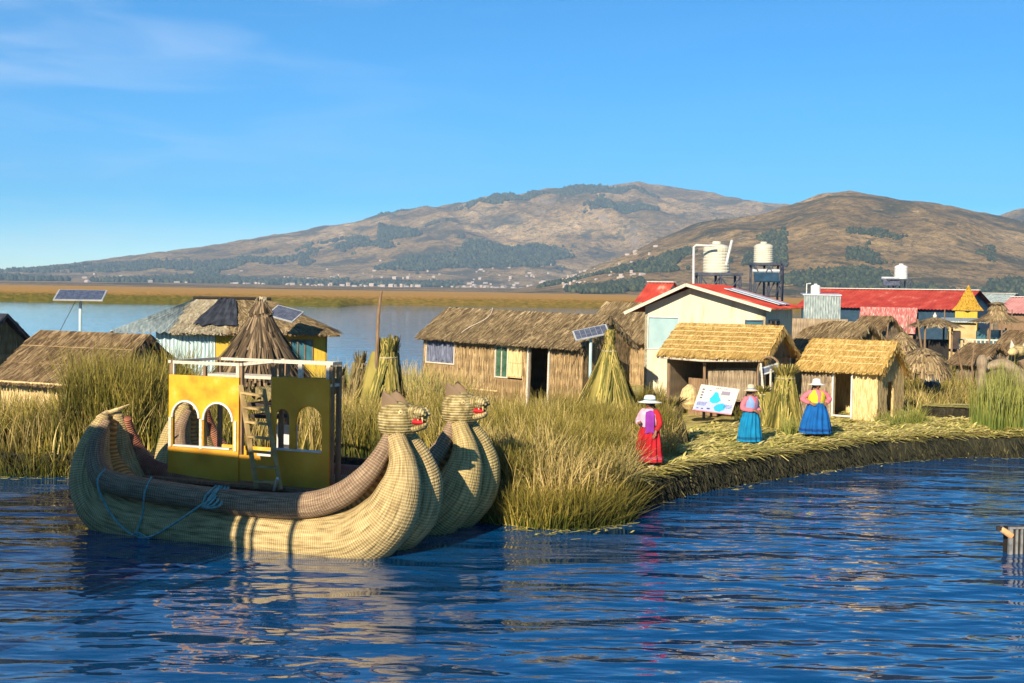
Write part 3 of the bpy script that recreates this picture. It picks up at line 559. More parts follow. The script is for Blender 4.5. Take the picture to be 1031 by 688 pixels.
def thatch_hut(name, label, cat, FL, FR, W, z0, wh, rh, wallm, roofm, ops=(), over=.28, eave=.3, n=2600, rows=0, sag=0, gop=(), front=True, group=None, straws=500, ln=.55, w=.035, side_open=False, wall2=None, rdrop=0.0, ridge_frac=.5):
    loc, rz, L_ = frame_at(FL, FR, z0); t = thing(name, label, cat, loc, rz, group)
    if sag: t.rotation_euler = (0, math.atan2(sag, L_), rz)
    mb = MB()
    if front: opening_wall(mb, (0, 0, 0), (L_, 0, 0), wh, wh, list(ops)); wall_straws(mb, (0, 0, 0), (L_, 0, 0), wh, straws, ops)
    opening_wall(mb, (L_, W, 0), (0, W, 0), wh - rdrop, wh - rdrop, [])
    opening_wall(mb, (0, W, 0), (0, .0, 0), wh, wh, [])
    if not side_open: opening_wall(mb, (L_, 0, 0), (L_, W, 0), wh, wh, list(gop)); wall_straws(mb, (L_, 0, 0), (L_, W, 0), wh, straws // 2, gop)
    ry = W * ridge_frac; my = rh - .1
    for x in (0.0, L_ - .07): mb.prism([(x, 0, wh), (x, W, wh - rdrop), (x, ry, my)], (.07, 0, 0))
    # straws over the visible gable
    for k in range(straws // 2):
        yy = random.uniform(.05, W - .05); top = wh + (my - wh) * (yy / ry if yy < ry else (W - yy) / (W - ry)); z = random.uniform(wh - .2, max(wh - .15, top - .2)); l = min(.4, top - z)
        if l < .08: continue
        mb.add([(L_ + .01 + random.random() * .02, yy - .02, z), (L_ + .015, yy + .02, z), (L_ + .02, yy + .015, z + l), (L_ + .02, yy - .015, z + l)], [(0, 1, 2, 3)])
    mb.build('wall', wallm, t)
    s0 = (rh - wh) / ry; s1 = (rh - wh + rdrop) / (W - ry); r = MB(); zf = wh - eave * s0 + .06; zb = wh - rdrop - eave * s1 + .06; rz_ = rh + .06
    thatch(r, (-over, -eave, zf), (L_ + over, -eave, zf), (L_ + over, ry, rz_), (-over, ry, rz_), n, rows=rows, ln=ln, w=w)
    thatch(r, (L_ + over, W + eave, zb), (-over, W + eave, zb), (-over, ry, rz_), (L_ + over, ry, rz_), n // 4, rows=rows, ln=ln, w=w)
    # ridge cap of bent straws
    for k in range(n // 12):
        x = random.uniform(-over, L_ + over); sg = random.choice((-1, 1)); l = random.uniform(.15, .4); ss = s0 if sg < 0 else s1
        p = Vector((x, ry, rz_ + .03)); q = p + Vector((random.gauss(0, .04), sg * l, -l * ss + .03)); s = Vector((w / 2, 0, 0)); r.add([p - s, p + s, q + s, q - s], [(0, 1, 2, 3)])
    # verge straws hanging down the gable end
    for k in range(n // 12):
        v = random.random(); y = -eave + (ry + eave) * v if random.random() < .5 else W + eave - (W + eave - ry) * v
        z = zf + (rz_ - zf) * v if y <= ry else zb + (rz_ - zb) * v; l = random.uniform(.08, .25)
        p = Vector((L_ + over + random.uniform(-.02, .03), y, z)); q = p + Vector((random.uniform(0, .08), random.gauss(0, .04), -l)); s = Vector((0, w / 2, 0)); r.add([p - s, p + s, q + s, q - s], [(0, 1, 2, 3)])
    r.build('roof', roofm, t)
    return t, L_

def roof_ties(t, L_, W, wh, rh, rows, over=.28, eave=.3, m=None):
    b = MB(); ry = W / 2; s0 = (rh - wh) / ry
    for k in range(1, rows):
        v = k / rows; y = -eave + (ry + eave) * v; z = wh - eave * s0 + .06 + (rh - wh + eave * s0) * v + .06
        b.tube([(x, y + math.sin(x * 3) * .015, z + math.sin(x * 7) * .006) for x in np.linspace(-over, L_ + over, 14)], .014, 5)
    b.build('roof_tie', m or m_wall_pale, t)

# --- left thatched hut
t, L_ = thatch_hut('reed_hut', 'low thatched hut with grey-brown roof at the far left behind tall reeds', 'hut', (2, 38.2), (99, 36.6), 3.3, .5, 1.12, 2.25, m_wall_pale, m_thatch_brown, n=5200, straws=900, w=.04)
roof_ties(t, L_, 3.3, 1.12, 2.25, 3, m=m_thatch_brown)
b = MB(); b.box((L_ / 2, -.34, 1.0), (L_ + .5, .05, .05)); b.build('eave_pole', m_wall_pale, t)
# --- dark roof at the left border
t, L_ = thatch_hut('reed_hut', 'dark roofed hut cut off by the left border of the photo', 'hut', (-140, 45.5), (-38, 43.5), 3.2, .5, 1.35, 2.62, m_wall_reed, m_near_black, n=300, straws=150)
# --- long slumping hut
t, L_ = thatch_hut('reed_hut', 'long sagging reed hut with blue curtained window, green window and open dark doorway', 'hut', (425, 45.6), (586, 41.6), 2.5, .62, 2.1, 2.88, m_wall_reed, m_thatch_grey, over=.06, eave=.28,
    ops=((.18, 1.35, 1.2, 1.98), (3.1, 4.15, .86, 1.9), (4.42, 5.18, 0, 1.96)), n=6500, straws=1500, sag=.12, w=.04)
LH = (t, L_)
f = window(t, 0, .18, 1.35, 1.2, 1.98, m_curtain, m_wood_pale, 0)
b = MB()
for k in range(24): x0 = .2 + k * .047; b.quad((x0, -.012 + .02 * math.sin(k * 1.3), 1.97), (x0 + .047, -.012 + .02 * math.sin((k + 1) * 1.3), 1.97), (x0 + .047 + .03, -.012 + .03 * math.sin((k + 1) * 1.3), 1.25 + .04 * math.sin(k)), (x0 + .03, -.012 + .03 * math.sin(k * 1.3), 1.25 + .04 * math.sin(k)))
b.build('curtain', m_curtain, f)
f = window(t, 0, 3.1, 3.55, .92, 1.85, mat('green_glass', [(0, (.02, .06, .03)), (1, (.08, .16, .10))], rough=.15, ns=3), m_wood_pale, 1)
b = MB(); b.box((3.87, -.02, 1.4), (.56, .06, .96)); b.box((3.87, -.06, 1.4), (.52, .02, .04)); b.box((3.87, -.06, .98), (.56, .03, .05)); b.box((3.87, -.06, 1.85), (.56, .03, .05)); b.build('shutter', m_wall_pale, t)
b = MB(); b.box((4.40, -.03, .98), (.06, .1, 1.96)); b.box((5.20, -.03, .98), (.06, .1, 1.96)); b.box((4.8, -.03, 2.0), (.86, .1, .06)); b.build('door_frame', m_wood_pale, t)
b = MB(); b.box((.6, -.012, .45), (5.2, .03, .04)); b.box((2.2, -.035, 2.04), (4.1, .05, .05)); b.build('wall_tie', m_wall_pale, t)
b = MB(); b.tube([(1.9 + .2 * math.sin(q * 5), 1.2 - q * 1.35, 3.02 - q * .84) for q in np.linspace(0, .95, 12)], .012, 5); b.build('roof_rope', m_wood_pale, t)
b = MB(); b.box((4.7, -.9, .02), (1.1, .7, .12)); b.build('door_step', m_wood_pale, t)
# --- second thatched hut behind it
thatch_hut('reed_hut', 'grey thatched hut behind the long hut, left of the cream house', 'hut', (592, 55), (668, 53), 3.4, .6, 1.8, 3.1, m_wall_reed, m_thatch_grey, n=2400, straws=300, over=.3)
# --- open fronted stall hut
t, L_ = thatch_hut('reed_stall', 'open-fronted stall with fresh golden thatch in front of the cream house', 'hut', (672, 40.6), (766, 39.2), 2.5, .58, 1.92, 2.62, m_wall_grey, m_thatch_fresh, front=False, n=5200, rows=7, straws=800, over=.2, eave=.35, w=.04, ln=.42, gop=((.35, 1.0, .0, 1.5),))
roof_ties(t, L_, 2.5, 1.92, 2.62, 7, .2, .35)
b = MB(); b.tube([(.02, 0, 0), (.02, -.02, 1.9)], .05, 7); b.build('post', m_wood, t)
b = MB(); b.tube([(L_ * .4, 0, 0), (L_ * .4, -.02, 1.9)], .045, 7); b.build('post', m_wood, t)
b = MB(); b.tube([(L_ - .04, 0, 0), (L_, -.05, 1.9)], .05, 7); b.build('post', m_wood_pale, t)
b = MB(); b.tube([(-.2, -.33, 1.73), (1.2, -.36, 1.68), (L_ + .1, -.33, 1.74)], .035, 7); b.build('eave_pole', m_wood_pale, t)
b = MB(); P = [(.95, .5)] ; b.prism([(1.15, .35, .55), (L_ - .25, .25, .5), (L_ - .25, .25, 1.42), (2.6, .28, 1.5), (1.35, .33, 1.45), (1.1, .35, 1.2)], (0, .06, 0)); wall_straws(b, (1.15, .27, .52), (L_ - .3, .22, .52), .9, 500); b.build('reed_mat', m_wall_grey, t)
b = MB(); b.box((.75, .9, .55), (.9, .08, 1.1)); b.build('board', m_wood, t)
b = MB(); arch = [(L_ + .02, -.35, .5)] + [(L_ + .02 + .33 - .33 * math.cos(a), -.38, 1.45 + .42 * math.sin(a)) for a in np.linspace(0, math.pi, 12)] + [(L_ + .7, -.36, .35)]
b.tube(arch, .032, 6); b.build('arch_pole', m_wood, t)
# --- right golden hut
t, L_ = thatch_hut('reed_hut', 'small golden thatched hut with an open dark doorway on the right', 'hut', (808, 41.2), (883, 39.9), 2.15, .58, 1.5, 2.2, m_wall_pale, m_thatch_fresh, ops=((.98, 1.52, .12, 1.42),), n=5200, rows=5, straws=900, over=.16, eave=.22, w=.045, ln=.5, rdrop=.12, gop=((.8, 1.35, 0, 1.1),))
roof_ties(t, L_, 2.15, 1.5, 2.2, 5, .16, .22)
b = MB(); b.prism([(.0, -.05, 0), (.95, -.05, 0), (.95, -.05, 1.45), (0, -.05, 1.45)], (0, .03, 0)); wall_straws(b, (0, -.05, 0), (.93, -.05, 0), 1.45, 300); b.build('wall_panel', m_wall_grey, t)
b = MB(); b.box((.96, -.06, .74), (.05, .07, 1.45)); b.box((1.54, -.06, .74), (.05, .07, 1.45)); b.box((1.25, -.06, .1), (.6, .08, .05)); b.build('door_frame', m_white, t)
# --- dull thatch hut behind, with a reed screen
t, L_ = thatch_hut('reed_hut', 'weathered thatched hut between the cream house and the long red roof', 'hut', (800, 51), (846, 49.6), 3.0, .6, 1.65, 2.55, m_wall_reed, m_thatch_grey, n=1800, straws=200)
t2 = thing('reed_screen', 'tall flat woven reed screen behind the golden stall', 'screen', (at(799, 340, 52).x, 52, .6), R(-12))
b = MB(); b.box((.65, 0, 1.35), (2.6, .08, 2.7)); b.build('panel', m_wall_grey, t2); b = MB(); b.tube([(-.6, -.07, 0), (-.6, -.07, 2.8)], .04, 6); b.tube([(.65, -.07, 1.9), (1.95, -.07, 1.9)], .03, 6); b.build('frame', m_wood, t2)
b = MB(); b.tube([(1.25, -.6, 2.2), (1.95, -.75, 2.28), (2.5, -.7, 2.6)], [.16, .2, .1], 8, flat=.5); b.build('awning', m_thatch_grey, t2); b = MB(); b.tube([(2.2, -.7, 0), (2.2, -.7, 2.3)], .045, 6); b.build('post', m_wood_pale, t2)

# --- hip roofed hall, zinc on the left, thatch on the right
def hip_hall():
    loc, rz, L_ = frame_at((157, 45.6), (329, 46.4), .55); W = 3.2; wh = 2.2; rh = 3.15
    t = thing('hip_roofed_hall', 'yellow and teal hall with a hipped roof part zinc and part thatch', 'building', loc, rz)
    c = L_ * .34
    b = MB(); b.corr((0, 0, 0), (c, 0, 0), (c, 0, wh), (0, 0, wh), .12, .02); b.corr((0, W, 0), (0, 0, 0), (0, 0, wh), (0, W, wh), .12, .02); b.build('metal_wall', m_zinc_teal, t)
    b = MB(); opening_wall(b, (c + .02, 0, 0), (L_, 0, 0), wh, wh, [(L_ - c - 1.22, L_ - c - .52, 1.15, 1.85)]); opening_wall(b, (L_, 0, 0), (L_, W, 0), wh, wh, []); opening_wall(b, (L_, W, 0), (0, W, 0), wh, wh, []); b.build('wall', m_yellow_wall, t)
    window(t, 0, L_ - 1.2, L_ - .5, 1.15, 1.85, m_glass, m_wood, 2)
    o = .42; A = Vector((-o - 1.0, -o, wh - .12)); B = Vector((L_ + o, -o, wh - .12)); C = Vector((L_ + o, W + o, wh - .12)); D = Vector((-o - 1.0, W + o, wh - .12)); R1 = Vector((1.15, W / 2, rh)); R2 = Vector((L_ - 2.0, W / 2, rh))
    cut = .26; A2 = A.lerp(B, cut)
    r = MB(); r.corr(A, A2, R1, R1 - Vector((.02, 0, 0)), .26, .045); r.corr(D, A, R1, R1 + Vector((0, .02, 0)), .26, .045); r.build('metal_roof', m_zinc, t)
    r = MB()
    thatch(r, A2, A.lerp(B, .5), R1.lerp(R2, .3), R1, 1500, jit=.3, w=.06, ln=.5); r.build('roof', m_thatch_pale, t)
    r = MB(); thatch(r, A.lerp(B, .505), B, R2, R1.lerp(R2, .305), 2600, jit=.3, w=.06, ln=.5)
    thatch(r, B, C, R2 + Vector((.03, 0, 0)), R2, 900, w=.06); thatch(r, C, D, R1 + Vector((0, .05, 0)), R2 + Vector((0, .05, 0)), 600, w=.06); r.build('roof', m_thatch_grey, t)
    # near-black rippled patch laid over part of the thatch
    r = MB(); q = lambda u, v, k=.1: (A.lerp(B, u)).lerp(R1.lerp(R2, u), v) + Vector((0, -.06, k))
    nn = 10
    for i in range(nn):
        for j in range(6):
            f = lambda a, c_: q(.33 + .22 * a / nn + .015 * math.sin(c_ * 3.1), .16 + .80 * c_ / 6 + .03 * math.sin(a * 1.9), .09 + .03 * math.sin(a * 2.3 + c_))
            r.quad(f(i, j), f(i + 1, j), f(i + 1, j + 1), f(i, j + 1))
    r.build('roof_dark_patch', m_near_black, t)
    r = MB(); r.tube([R1 + Vector((-.1, 0, .06)), R2 + Vector((.1, 0, .06))], .06, 6); r.build('ridge_cap', m_dark, t)
hip_hall()

# --- cone thatch shelter
def cone_shelter():
    p = at(262, 385, 37.5); t = thing('cone_shelter', 'shaggy brown cone of thatch standing behind the boat cabin', 'shelter', (p.x, 37.5, .55)); t.scale = (.92, .92, 1.17)
    r = MB(); tiers = [(1.5, 1.02, 1.15), (1.18, 1.38, .85), (.86, 1.72, .62), (.56, 2.05, .42), (.3, 2.45, .2)]
    r.lathe([(1.45, 1.0), (1.0, 1.5), (.62, 1.95), (.3, 2.4), (.16, 2.62)], 20)
    for rad, z, r2 in tiers:
        for k in range(620):
            a = random.uniform(0, 2 * math.pi); q = random.random(); rr = r2 + (rad - r2) * q * .3; d = Vector((math.cos(a), math.sin(a), 0)); s = Vector((-math.sin(a), math.cos(a), 0)) * .03
            p0 = d * (r2 * .8) + Vector((0, 0, z + (rad - r2) * 1.1 + .2)); p1 = d * (rad * random.uniform(.88, 1.12)) + Vector((0, 0, z - random.uniform(-.06, .28))) + s * random.uniform(-6, 6)
            r.add([p0 - s * .6, p0 + s * .6, p1 + s, p1 - s], [(0, 1, 2, 3)])
    r.build('roof', m_thatch_dark, t)
    r = MB()
    for k in range(90): a = random.uniform(0, 6.28); d = Vector((math.cos(a), math.sin(a), 0)); q = random.random(); s = Vector((-math.sin(a), math.cos(a), 0)) * .02; r.add([d * .12 + Vector((0, 0, 2.5)) - s, d * .12 + Vector((0, 0, 2.5)) + s, d * random.uniform(.05, .2) + Vector((0, 0, 2.72 + .16 * q)) + s, d * .06 + Vector((0, 0, 2.72 + .16 * q)) - s], [(0, 1, 2, 3)])
    r.tube([(0, 0, 2.3), (0, 0, 2.6), (.02, 0, 2.78)], [.16, .12, .04], 8); r.build('top_knot', m_thatch_pale, t)
    r = MB(); r.lathe([(1.15, 0), (1.15, 1.2)], 20, cap=False); r.build('wall', m_wall_reed, t)
cone_shelter()

# --- cream house
def cream_house():
    loc, rz, L_ = frame_at((648, 46), (769, 44.4), .6); W = 4.0; we = 3.12; ap = 3.82
    t = thing('cream_house', 'cream gable house with red roof and frosted window behind the stall', 'house', loc, rz)
    x0 = L_ * .38; b = MB()
    opening_wall(b, (0, 0, 0), (L_, 0, 0), we - .35, we - .35, [(.14, 1.15, 1.75, 2.76), (L_ - .62, L_ - .1, 2.3, 2.72)], .1)
    b.prism([(0, 0, we - .35), (L_, 0, we - .35), (L_, 0, we), (x0, 0, ap - .08), (0, 0, we)], (0, .1, 0))
    opening_wall(b, (L_, .0, 0), (L_, W, 0), we - .05, we - .05, [(.5, 1.9, 2.15, 2.72)], .1); opening_wall(b, (L_, W, 0), (0, W, 0), we - .2, we - .2, [], .1); opening_wall(b, (0, W, 0), (0, 0, 0), we - .2, we - .2, [], .1)
    b.build('wall', m_cream, t)
    window(t, 0, .14, 1.15, 1.75, 2.76, m_frost, m_white, 0, off=-.01)
    window(t, 0, L_ - .62, L_ - .1, 2.3, 2.72, m_glass, m_steel, 0, off=-.01)
    window(t, 0, .5, 1.9, 2.15, 2.72, m_glass, m_steel, 1, rz=math.pi / 2, org=(L_, 0, 0), off=-.01)
    e = .55; g = .5; r = MB(); A = (-e, -g, we - e * (ap - we) / x0 + .03); s = (ap - we) / (L_ - x0)
    r.corr((L_ + .3, -g, we - .3 * s + .09), (L_ + .3, W + g, we - .3 * s + .09), (x0, W + g, ap + .06), (x0, -g, ap + .06), .15, .02)
    r.corr((-e, W + g, we - e * (ap - we) / x0 + .06), (-e, -g, we - e * (ap - we) / x0 + .06), (x0, -g, ap + .06), (x0, W + g, ap + .06), .15, .02); r.build('roof', m_red_roof, t)
    r = MB(); r.bar((x0, -g - .02, ap + .03), (L_ + .3, -g - .02, we - .3 * s + .05), .05, .1); r.bar((-e, -g - .02, we - e * (ap - we) / x0 + .02), (x0, -g - .02, ap + .03), .05, .1); r.build('barge_board', m_wood_pale, t)
    r = MB(); r.box((L_ / 2, .0, 0), (.01, .01, .01)); 
    sl = lambda u, y: Vector((x0 + (L_ + .3 - x0) * u, y, ap + .12 + (we - .3 * s + .09 - ap - .06) * u)); r = MB()
    for y0, m_ in ((1.6, 0), (2.6, 0)): r.prism([sl(.25, y0), sl(.92, y0), sl(.92, y0 + .7), sl(.25, y0 + .7)], (0, 0, .02))
    r.build('roof_light', m_galv, t)
cream_house()

def metal_building(name, label, cat, FL, FR, W, z0, wh, rh, wallm, roofm, over=.3, eave=.35, ops=(), wins=(), corrw=False, doorm=None):
    loc, rz, L_ = frame_at(FL, FR, z0); t = thing(name, label, cat, loc, rz)
    b = MB(); opening_wall(b, (0, 0, 0), (L_, 0, 0), wh, wh, list(ops)); opening_wall(b, (L_, 0, 0), (L_, W, 0), wh, wh, []); opening_wall(b, (L_, W, 0), (0, W, 0), wh, wh, []); opening_wall(b, (0, W, 0), (0, 0, 0), wh, wh, [])
    for x in (0, L_ - .07): b.prism([(x, 0, wh), (x, W, wh), (x, W / 2, rh - .05)], (.07, 0, 0))
    b.build('wall', wallm, t)
    s = (rh - wh) / (W / 2); ze = wh - eave * s + .05; r = MB()
    r.corr((-over, -eave, ze), (L_ + over, -eave, ze), (L_ + over, W / 2, rh + .04), (-over, W / 2, rh + .04), .22, .025)
    r.corr((L_ + over, W + eave, ze), (-over, W + eave, ze), (-over, W / 2, rh + .04), (L_ + over, W / 2, rh + .04), .22, .025); r.build('roof', roofm, t)
    r = MB(); r.bar((-over, W / 2, rh + .08), (L_ + over, W / 2, rh + .08), .3, .05); r.build('ridge_cap', m_white, t)
    return t, L_, W
t, L_, W = metal_building('red_roofed_hall', 'long hall under a bright red metal roof at the back right', 'building', (806, 88), (963, 82), 6, .6, 2.9, 3.95, m_blue_paint, m_red_roof)
b = MB(); b.corr((L_ * .42, -.9, 1.35), (L_ * .78, -.9, 1.35), (L_ * .78, -.6, 2.9), (L_ * .42, -.6, 2.9), .3, .03); b.build('hanging_sheet', m_rust, t)
b = MB(); b.corr((L_ * .44, -.8, -.0), (L_ * .58, -.8, -.0), (L_ * .58, -.8, 1.3), (L_ * .44, -.8, 1.3), .3, .03); b.build('metal_wall', m_zinc_teal, t)
b = MB(); b.box((L_ * .68, -.75, .65), (1.6, .1, 1.2)); b.build('wall_panel', m_wall_reed, t)
t = thing('metal_cabin', 'small pale corrugated metal cabin in front of the red roof', 'cabin', (at(809, 320, 68).x, 68, .6), R(-8))
b = MB(); b.corr((0, 0, 1.9), (1.75, 0, 1.9), (1.75, .0, 3.55), (0, 0, 3.55), .12, .02); b.corr((1.75, 0, 1.9), (1.75, 1.6, 1.9), (1.75, 1.6, 3.55), (1.75, 0, 3.55), .12, .02); b.build('metal_wall', m_zinc, t)
b = MB(); b.prism([(-.06, -.06, 3.56), (1.8, -.06, 3.56), (1.8, 1.7, 3.62), (-.06, 1.7, 3.62)], (0, 0, .05)); b.build('roof', m_galv, t)
b = MB(); b.box((.87, .8, .95), (1.7, 1.55, 1.9)); b.build('wall', m_wood_dark, t)
metal_building('pink_roofed_hall', 'hall with a faded pink metal roof at the right border', 'building', (1004, 96), (1095, 92), 6, .6, 2.6, 3.6, m_wood, m_pink_roof)
metal_building('grey_roofed_house', 'house with a pale grey metal roof behind the yellow pointed roof', 'building', (958, 110), (1000, 107), 5, .6, 2.8, 3.85, m_wall_grey, m_zinc)
metal_building('red_roofed_house', 'small red roofed house on the water side left of the cream house', 'house', (638, 78), (662, 77), 3.0, .5, 3.0, 4.2, m_wood_pale, m_red_roof, over=.1, eave=.25)
# small white windows in that red roof
# yellow pointed roof hut
def pointed():
    p = at(972, 330, 84); t = thing('pointed_roof_hut', 'small yellow hut with a steep pointed yellow roof', 'hut', (at(974, 330, 78).x, 78, .6), R(-20)); t.scale = (.62, .62, .93)
    b = MB(); b.lathe([(1.4, 3.05), (.95, 3.4), (.5, 3.95), (.12, 4.45), (.02, 4.6)], 4); b.build('roof', mat('yellow_tiles', [(0, (.12, .06, .01)), (.45, (.42, .23, .02)), (1, (.58, .36, .05))], ns=7, bump=.6, bns=6), t)
    b = MB(); b.box((-.1, 0, 1.5), (1.9, 1.9, 3.0)); b.build('wall', m_yellow_wall, t)
    b = MB(); b.box((-.3, -.98, 1.9), (.5, .04, .7)); b.build('window', m_glass, t)
pointed()
def yellow_cabin():
    p = at(955, 330, 74); t = thing('yellow_cabin', 'pale yellow cabin beside the wooden deck below the pointed roof', 'cabin', (p.x, 74, .6), R(-14))
    b = MB(); opening_wall(b, (0, 0, 0), (1.4, 0, 0), 2.2, 2.2, [(.2, .6, .8, 1.8)]); b.box((.7, 1, 1.1), (1.36, 1.8, 2.2)); b.build('wall', mat('pale_yellow', [(0, (.36, .25, .09)), (1, (.52, .40, .2))], ns=3), t)
    b = MB(); b.box((.42, -.07, 1.3), (.4, .03, .95)); b.build('door', m_wood_dark, t)
    b = MB(); b.prism([(-.3, -.3, 2.25), (1.9, -.3, 2.25), (1.9, 2.2, 2.4), (-.3, 2.2, 2.4)], (0, 0, .06)); b.build('roof', m_zinc, t)
yellow_cabin()
def gazebo(name, label, px, Y, rad, zr, h, posts, top_h, prof=None, mat_=None, sq=False):
    p = at(px, 330, Y); t = thing(name, label, 'shelter', (p.x, Y, .6))
    b = MB(); pr = prof or [(rad, zr), (rad * .75, zr + top_h * .35), (rad * .3, zr + top_h * .75), (.05, zr + top_h)]
    b.lathe(pr, 22, wob=lambda g, z: .05 * math.sin(g * 7) + .03 * math.sin(g * 13))
    for k in range(900):
        a = random.uniform(0, 6.283); i = random.randrange(len(pr) - 1); q = random.random(); r0 = pr[i][0] * (1 - q) + pr[i + 1][0] * q; z0 = pr[i][1] * (1 - q) + pr[i + 1][1] * q; d = Vector((math.cos(a), math.sin(a), 0)); s = Vector((-math.sin(a), math.cos(a), 0)) * .03
        i2 = i; sl = Vector((pr[i][0] - pr[i + 1][0], 0, pr[i][1] - pr[i + 1][1])).normalized(); l = random.uniform(.2, .45); p0 = d * r0 + Vector((0, 0, z0 + .03)); p1 = p0 + (d * sl.x + Vector((0, 0, sl.z))) * l + Vector((0, 0, .02)); b.add([p0 - s, p0 + s, p1 + s * .6, p1 - s * .6], [(0, 1, 2, 3)])
    b.build('roof', mat_ or m_thatch_grey, t)
    for k in range(posts):
        a = 2 * math.pi * (k + .5) / posts; c = MB(); c.tube([(rad * .78 * math.cos(a), rad * .78 * math.sin(a), -.2), (rad * .78 * math.cos(a), rad * .78 * math.sin(a), zr + .05)], .05, 6); c.build('post', m_wood, t)
    return t
t = gazebo('thatch_shelter', 'open shelter with a flat ragged thatch roof and finial', 941, 66, 1.15, 2.2, 0, 4, .4)
b = MB(); b.lathe([(.14, 2.55), (.08, 2.64), (.1, 2.68), (.03, 2.8), (.01, 2.85)], 10); b.build('finial', m_white, t)
b = MB(); b.box((0, .5, .8), (1.7, .1, 1.5)); b.build('shade_backing', m_dark, t)  # dark sheet added to stand for the shade under the roof
t = gazebo('pagoda_shelter', 'shelter with a curved pagoda-like thatch roof above the deck', 1004, 70, 1.25, 2.0, 0, 4, 1.0, prof=[(1.3, 2.35), (.9, 2.5), (.5, 2.75), (.34, 3.15), (.22, 3.3), (.05, 3.35)])
b = MB(); b.box((-.1, .5, 1.1), (1.5, .08, 1.7)); b.build('glass_wall', m_glass, t)
gazebo('reed_dome', 'large round grey thatch umbrella right of the golden hut', 930, 47, .9, 1.15, 0, 1, .85, prof=[(.90, 1.02), (.82, 1.25), (.64, 1.5), (.36, 1.72), (.05, 1.85)], mat_=m_thatch_grey)
gazebo('reed_dome', 'smaller flat grey thatch umbrella behind the large round one', 908, 53, .58, 1.75, 0, 1, .4, prof=[(.55, 1.72), (.42, 1.9), (.2, 2.08), (.03, 2.2)], mat_=m_thatch_grey)
def deck():
    p = at(964, 345, 68); t = thing('wooden_deck', 'raised dark wooden deck with slatted railing below the pagoda shelter', 'deck', (p.x, 68, .6), R(-6))
    b = MB(); b.box((2.3, 0, .95), (5.0, 2.4, .12)); b.build('platform', m_wood_dark, t)
    b = MB(); b.box((2.3, -1.2, 1.55), (5.0, .06, .07)); b.box((2.3, -1.2, 1.12), (5, .06, .06))
    for k in range(26): b.box((-.15 + k * .196, -1.2, 1.33), (.06, .04, .42))
    b.build('railing', m_wood_pale, t)
    for k in range(5): c = MB(); c.box((-.1 + k * 1.2, -1.1, .4), (.16, .16, 1.1)); c.build('post', m_blue_paint, t)
    b = MB(); b.box((2.3, -.9, .42), (4.6, .06, .9)); b.build('skirt_panel', m_wood_dark, t)
deck()

# --- water tanks
def tank(name_l, px, pyb, Y, r, h, m, loc=None):
    p = at(px, pyb, Y); t = thing('water_tank', name_l, 'water tank', p)
    b = MB(); pr = [(r * .96, 0), (r, .04)]; 
    for k in range(7): z = h * (.08 + .1 * k); pr += [(r, z), (r * .97, z + .02), (r * .97, z + .04), (r, z + .06)]
    pr += [(r, h * .84), (r * .8, h * .93), (r * .42, h * .98)]; b.lathe(pr, 24); b.build('tank_body', m, t, smooth=False)
    b = MB(); b.lathe([(r * .34, h * .98), (r * .34, h * 1.05), (r * .3, h * 1.07)], 16); b.build('lid', m, t); return t
def stand(label, px0, px1, pyt, pyb, Y, depth, m=m_steel, cross=True):
    a = at(px0, pyt, Y); c = at(px1, pyt, Y); z1 = a.z; zb = at(px0, pyb, Y).z; w_ = c.x - a.x; t = thing('tank_stand', label, 'stand', (a.x, Y - depth / 2, .6)); H = z1 - .6
    for x in (.05, w_ * .5, w_ - .05):
        for y in (.05, depth - .05): b = MB(); b.tube([(x, y, 0), (x, y, H)], .05, 6); b.build('leg', m, t)
    b = MB(); b.box((w_ / 2, depth / 2, H), (w_ + .1, depth, .1)); b.build('platform', m, t)
    if cross:
        b = MB()
        for x0_, x1_ in ((.05, w_ * .5), (w_ * .5, w_ - .05)): b.tube([(x0_, .0, H * .75), (x1_, 0, H * .98)], .03, 5); b.tube([(x1_, 0, H * .75), (x0_, 0, H * .98)], .03, 5)
        b.tube([(.05, .02, H * .72), (w_ - .05, .02, H * .72)], .03, 5); b.build('brace', m, t)
    return t
Yt = 53
t = stand('steel stand holding the large cream tank above the red roof', 702, 744, 276, 292, Yt, 1.3)
t = tank('large ribbed cream water tank on the stand over the cream house', 721, 275.0, Yt, .51, 1.12, m_tank)
t = thing('overflow_pipe', 'white bent pipe rising beside and over the large cream tank', 'pipe', at(699, 290, Yt - .8))
a = at(699, 290, Yt - .8); q = lambda x, y, d=0: at(x, y, Yt - .8 + d) - a
b = MB(); b.tube([q(699, 292) + Vector((0, 0, -3)), q(698.5, 249), q(701, 247), q(720, 248)], .045, 7); b.build('pipe', m_white, t)
b = MB(); b.tube([q(731, 267), q(736, 246), q(737, 242)], .05, 7); b.build('pipe', m_white, t)
Yt = 60
t = stand('tall narrow steel tower carrying the smaller pale tank', 757, 787, 266, 300, Yt, 1.2)
tank('small pale water tank on top of the narrow tower', 768.5, 265.2, Yt, .42, .86, m_tank)
t = thing('solar_heater', 'blue solar water heater tubes half-way up the narrow tower', 'heater', at(760, 284, Yt - .9))
b = MB(); b.prism([(0, 0, 0), (1.05, 0, 0), (1.05, .35, .38), (0, .35, .38)], (0, -.03, .05)); b.build('collector', m_blue_paint, t); b = MB(); b.tube([(-.05, .38, .48), (1.1, .38, .48)], .09, 10); b.build('cylinder', m_galv, t)
b = MB(); b.tube([(.9, .1, -.6), (1.12, .1, .1), (1.1, .1, .9)], .03, 5); b.tube([(1.15, .1, -.7), (1.2, .1, .8)], .03, 5); b.build('pipe', m_steel, t)
Yt = 97
t = stand('dark steel tower with the distant white tank above the red roof', 891, 915, 281.5, 296, Yt, 1.6)
tank('distant white water tank above the long red roof', 907, 281.2, Yt, .46, 1.0, m_tank_w)
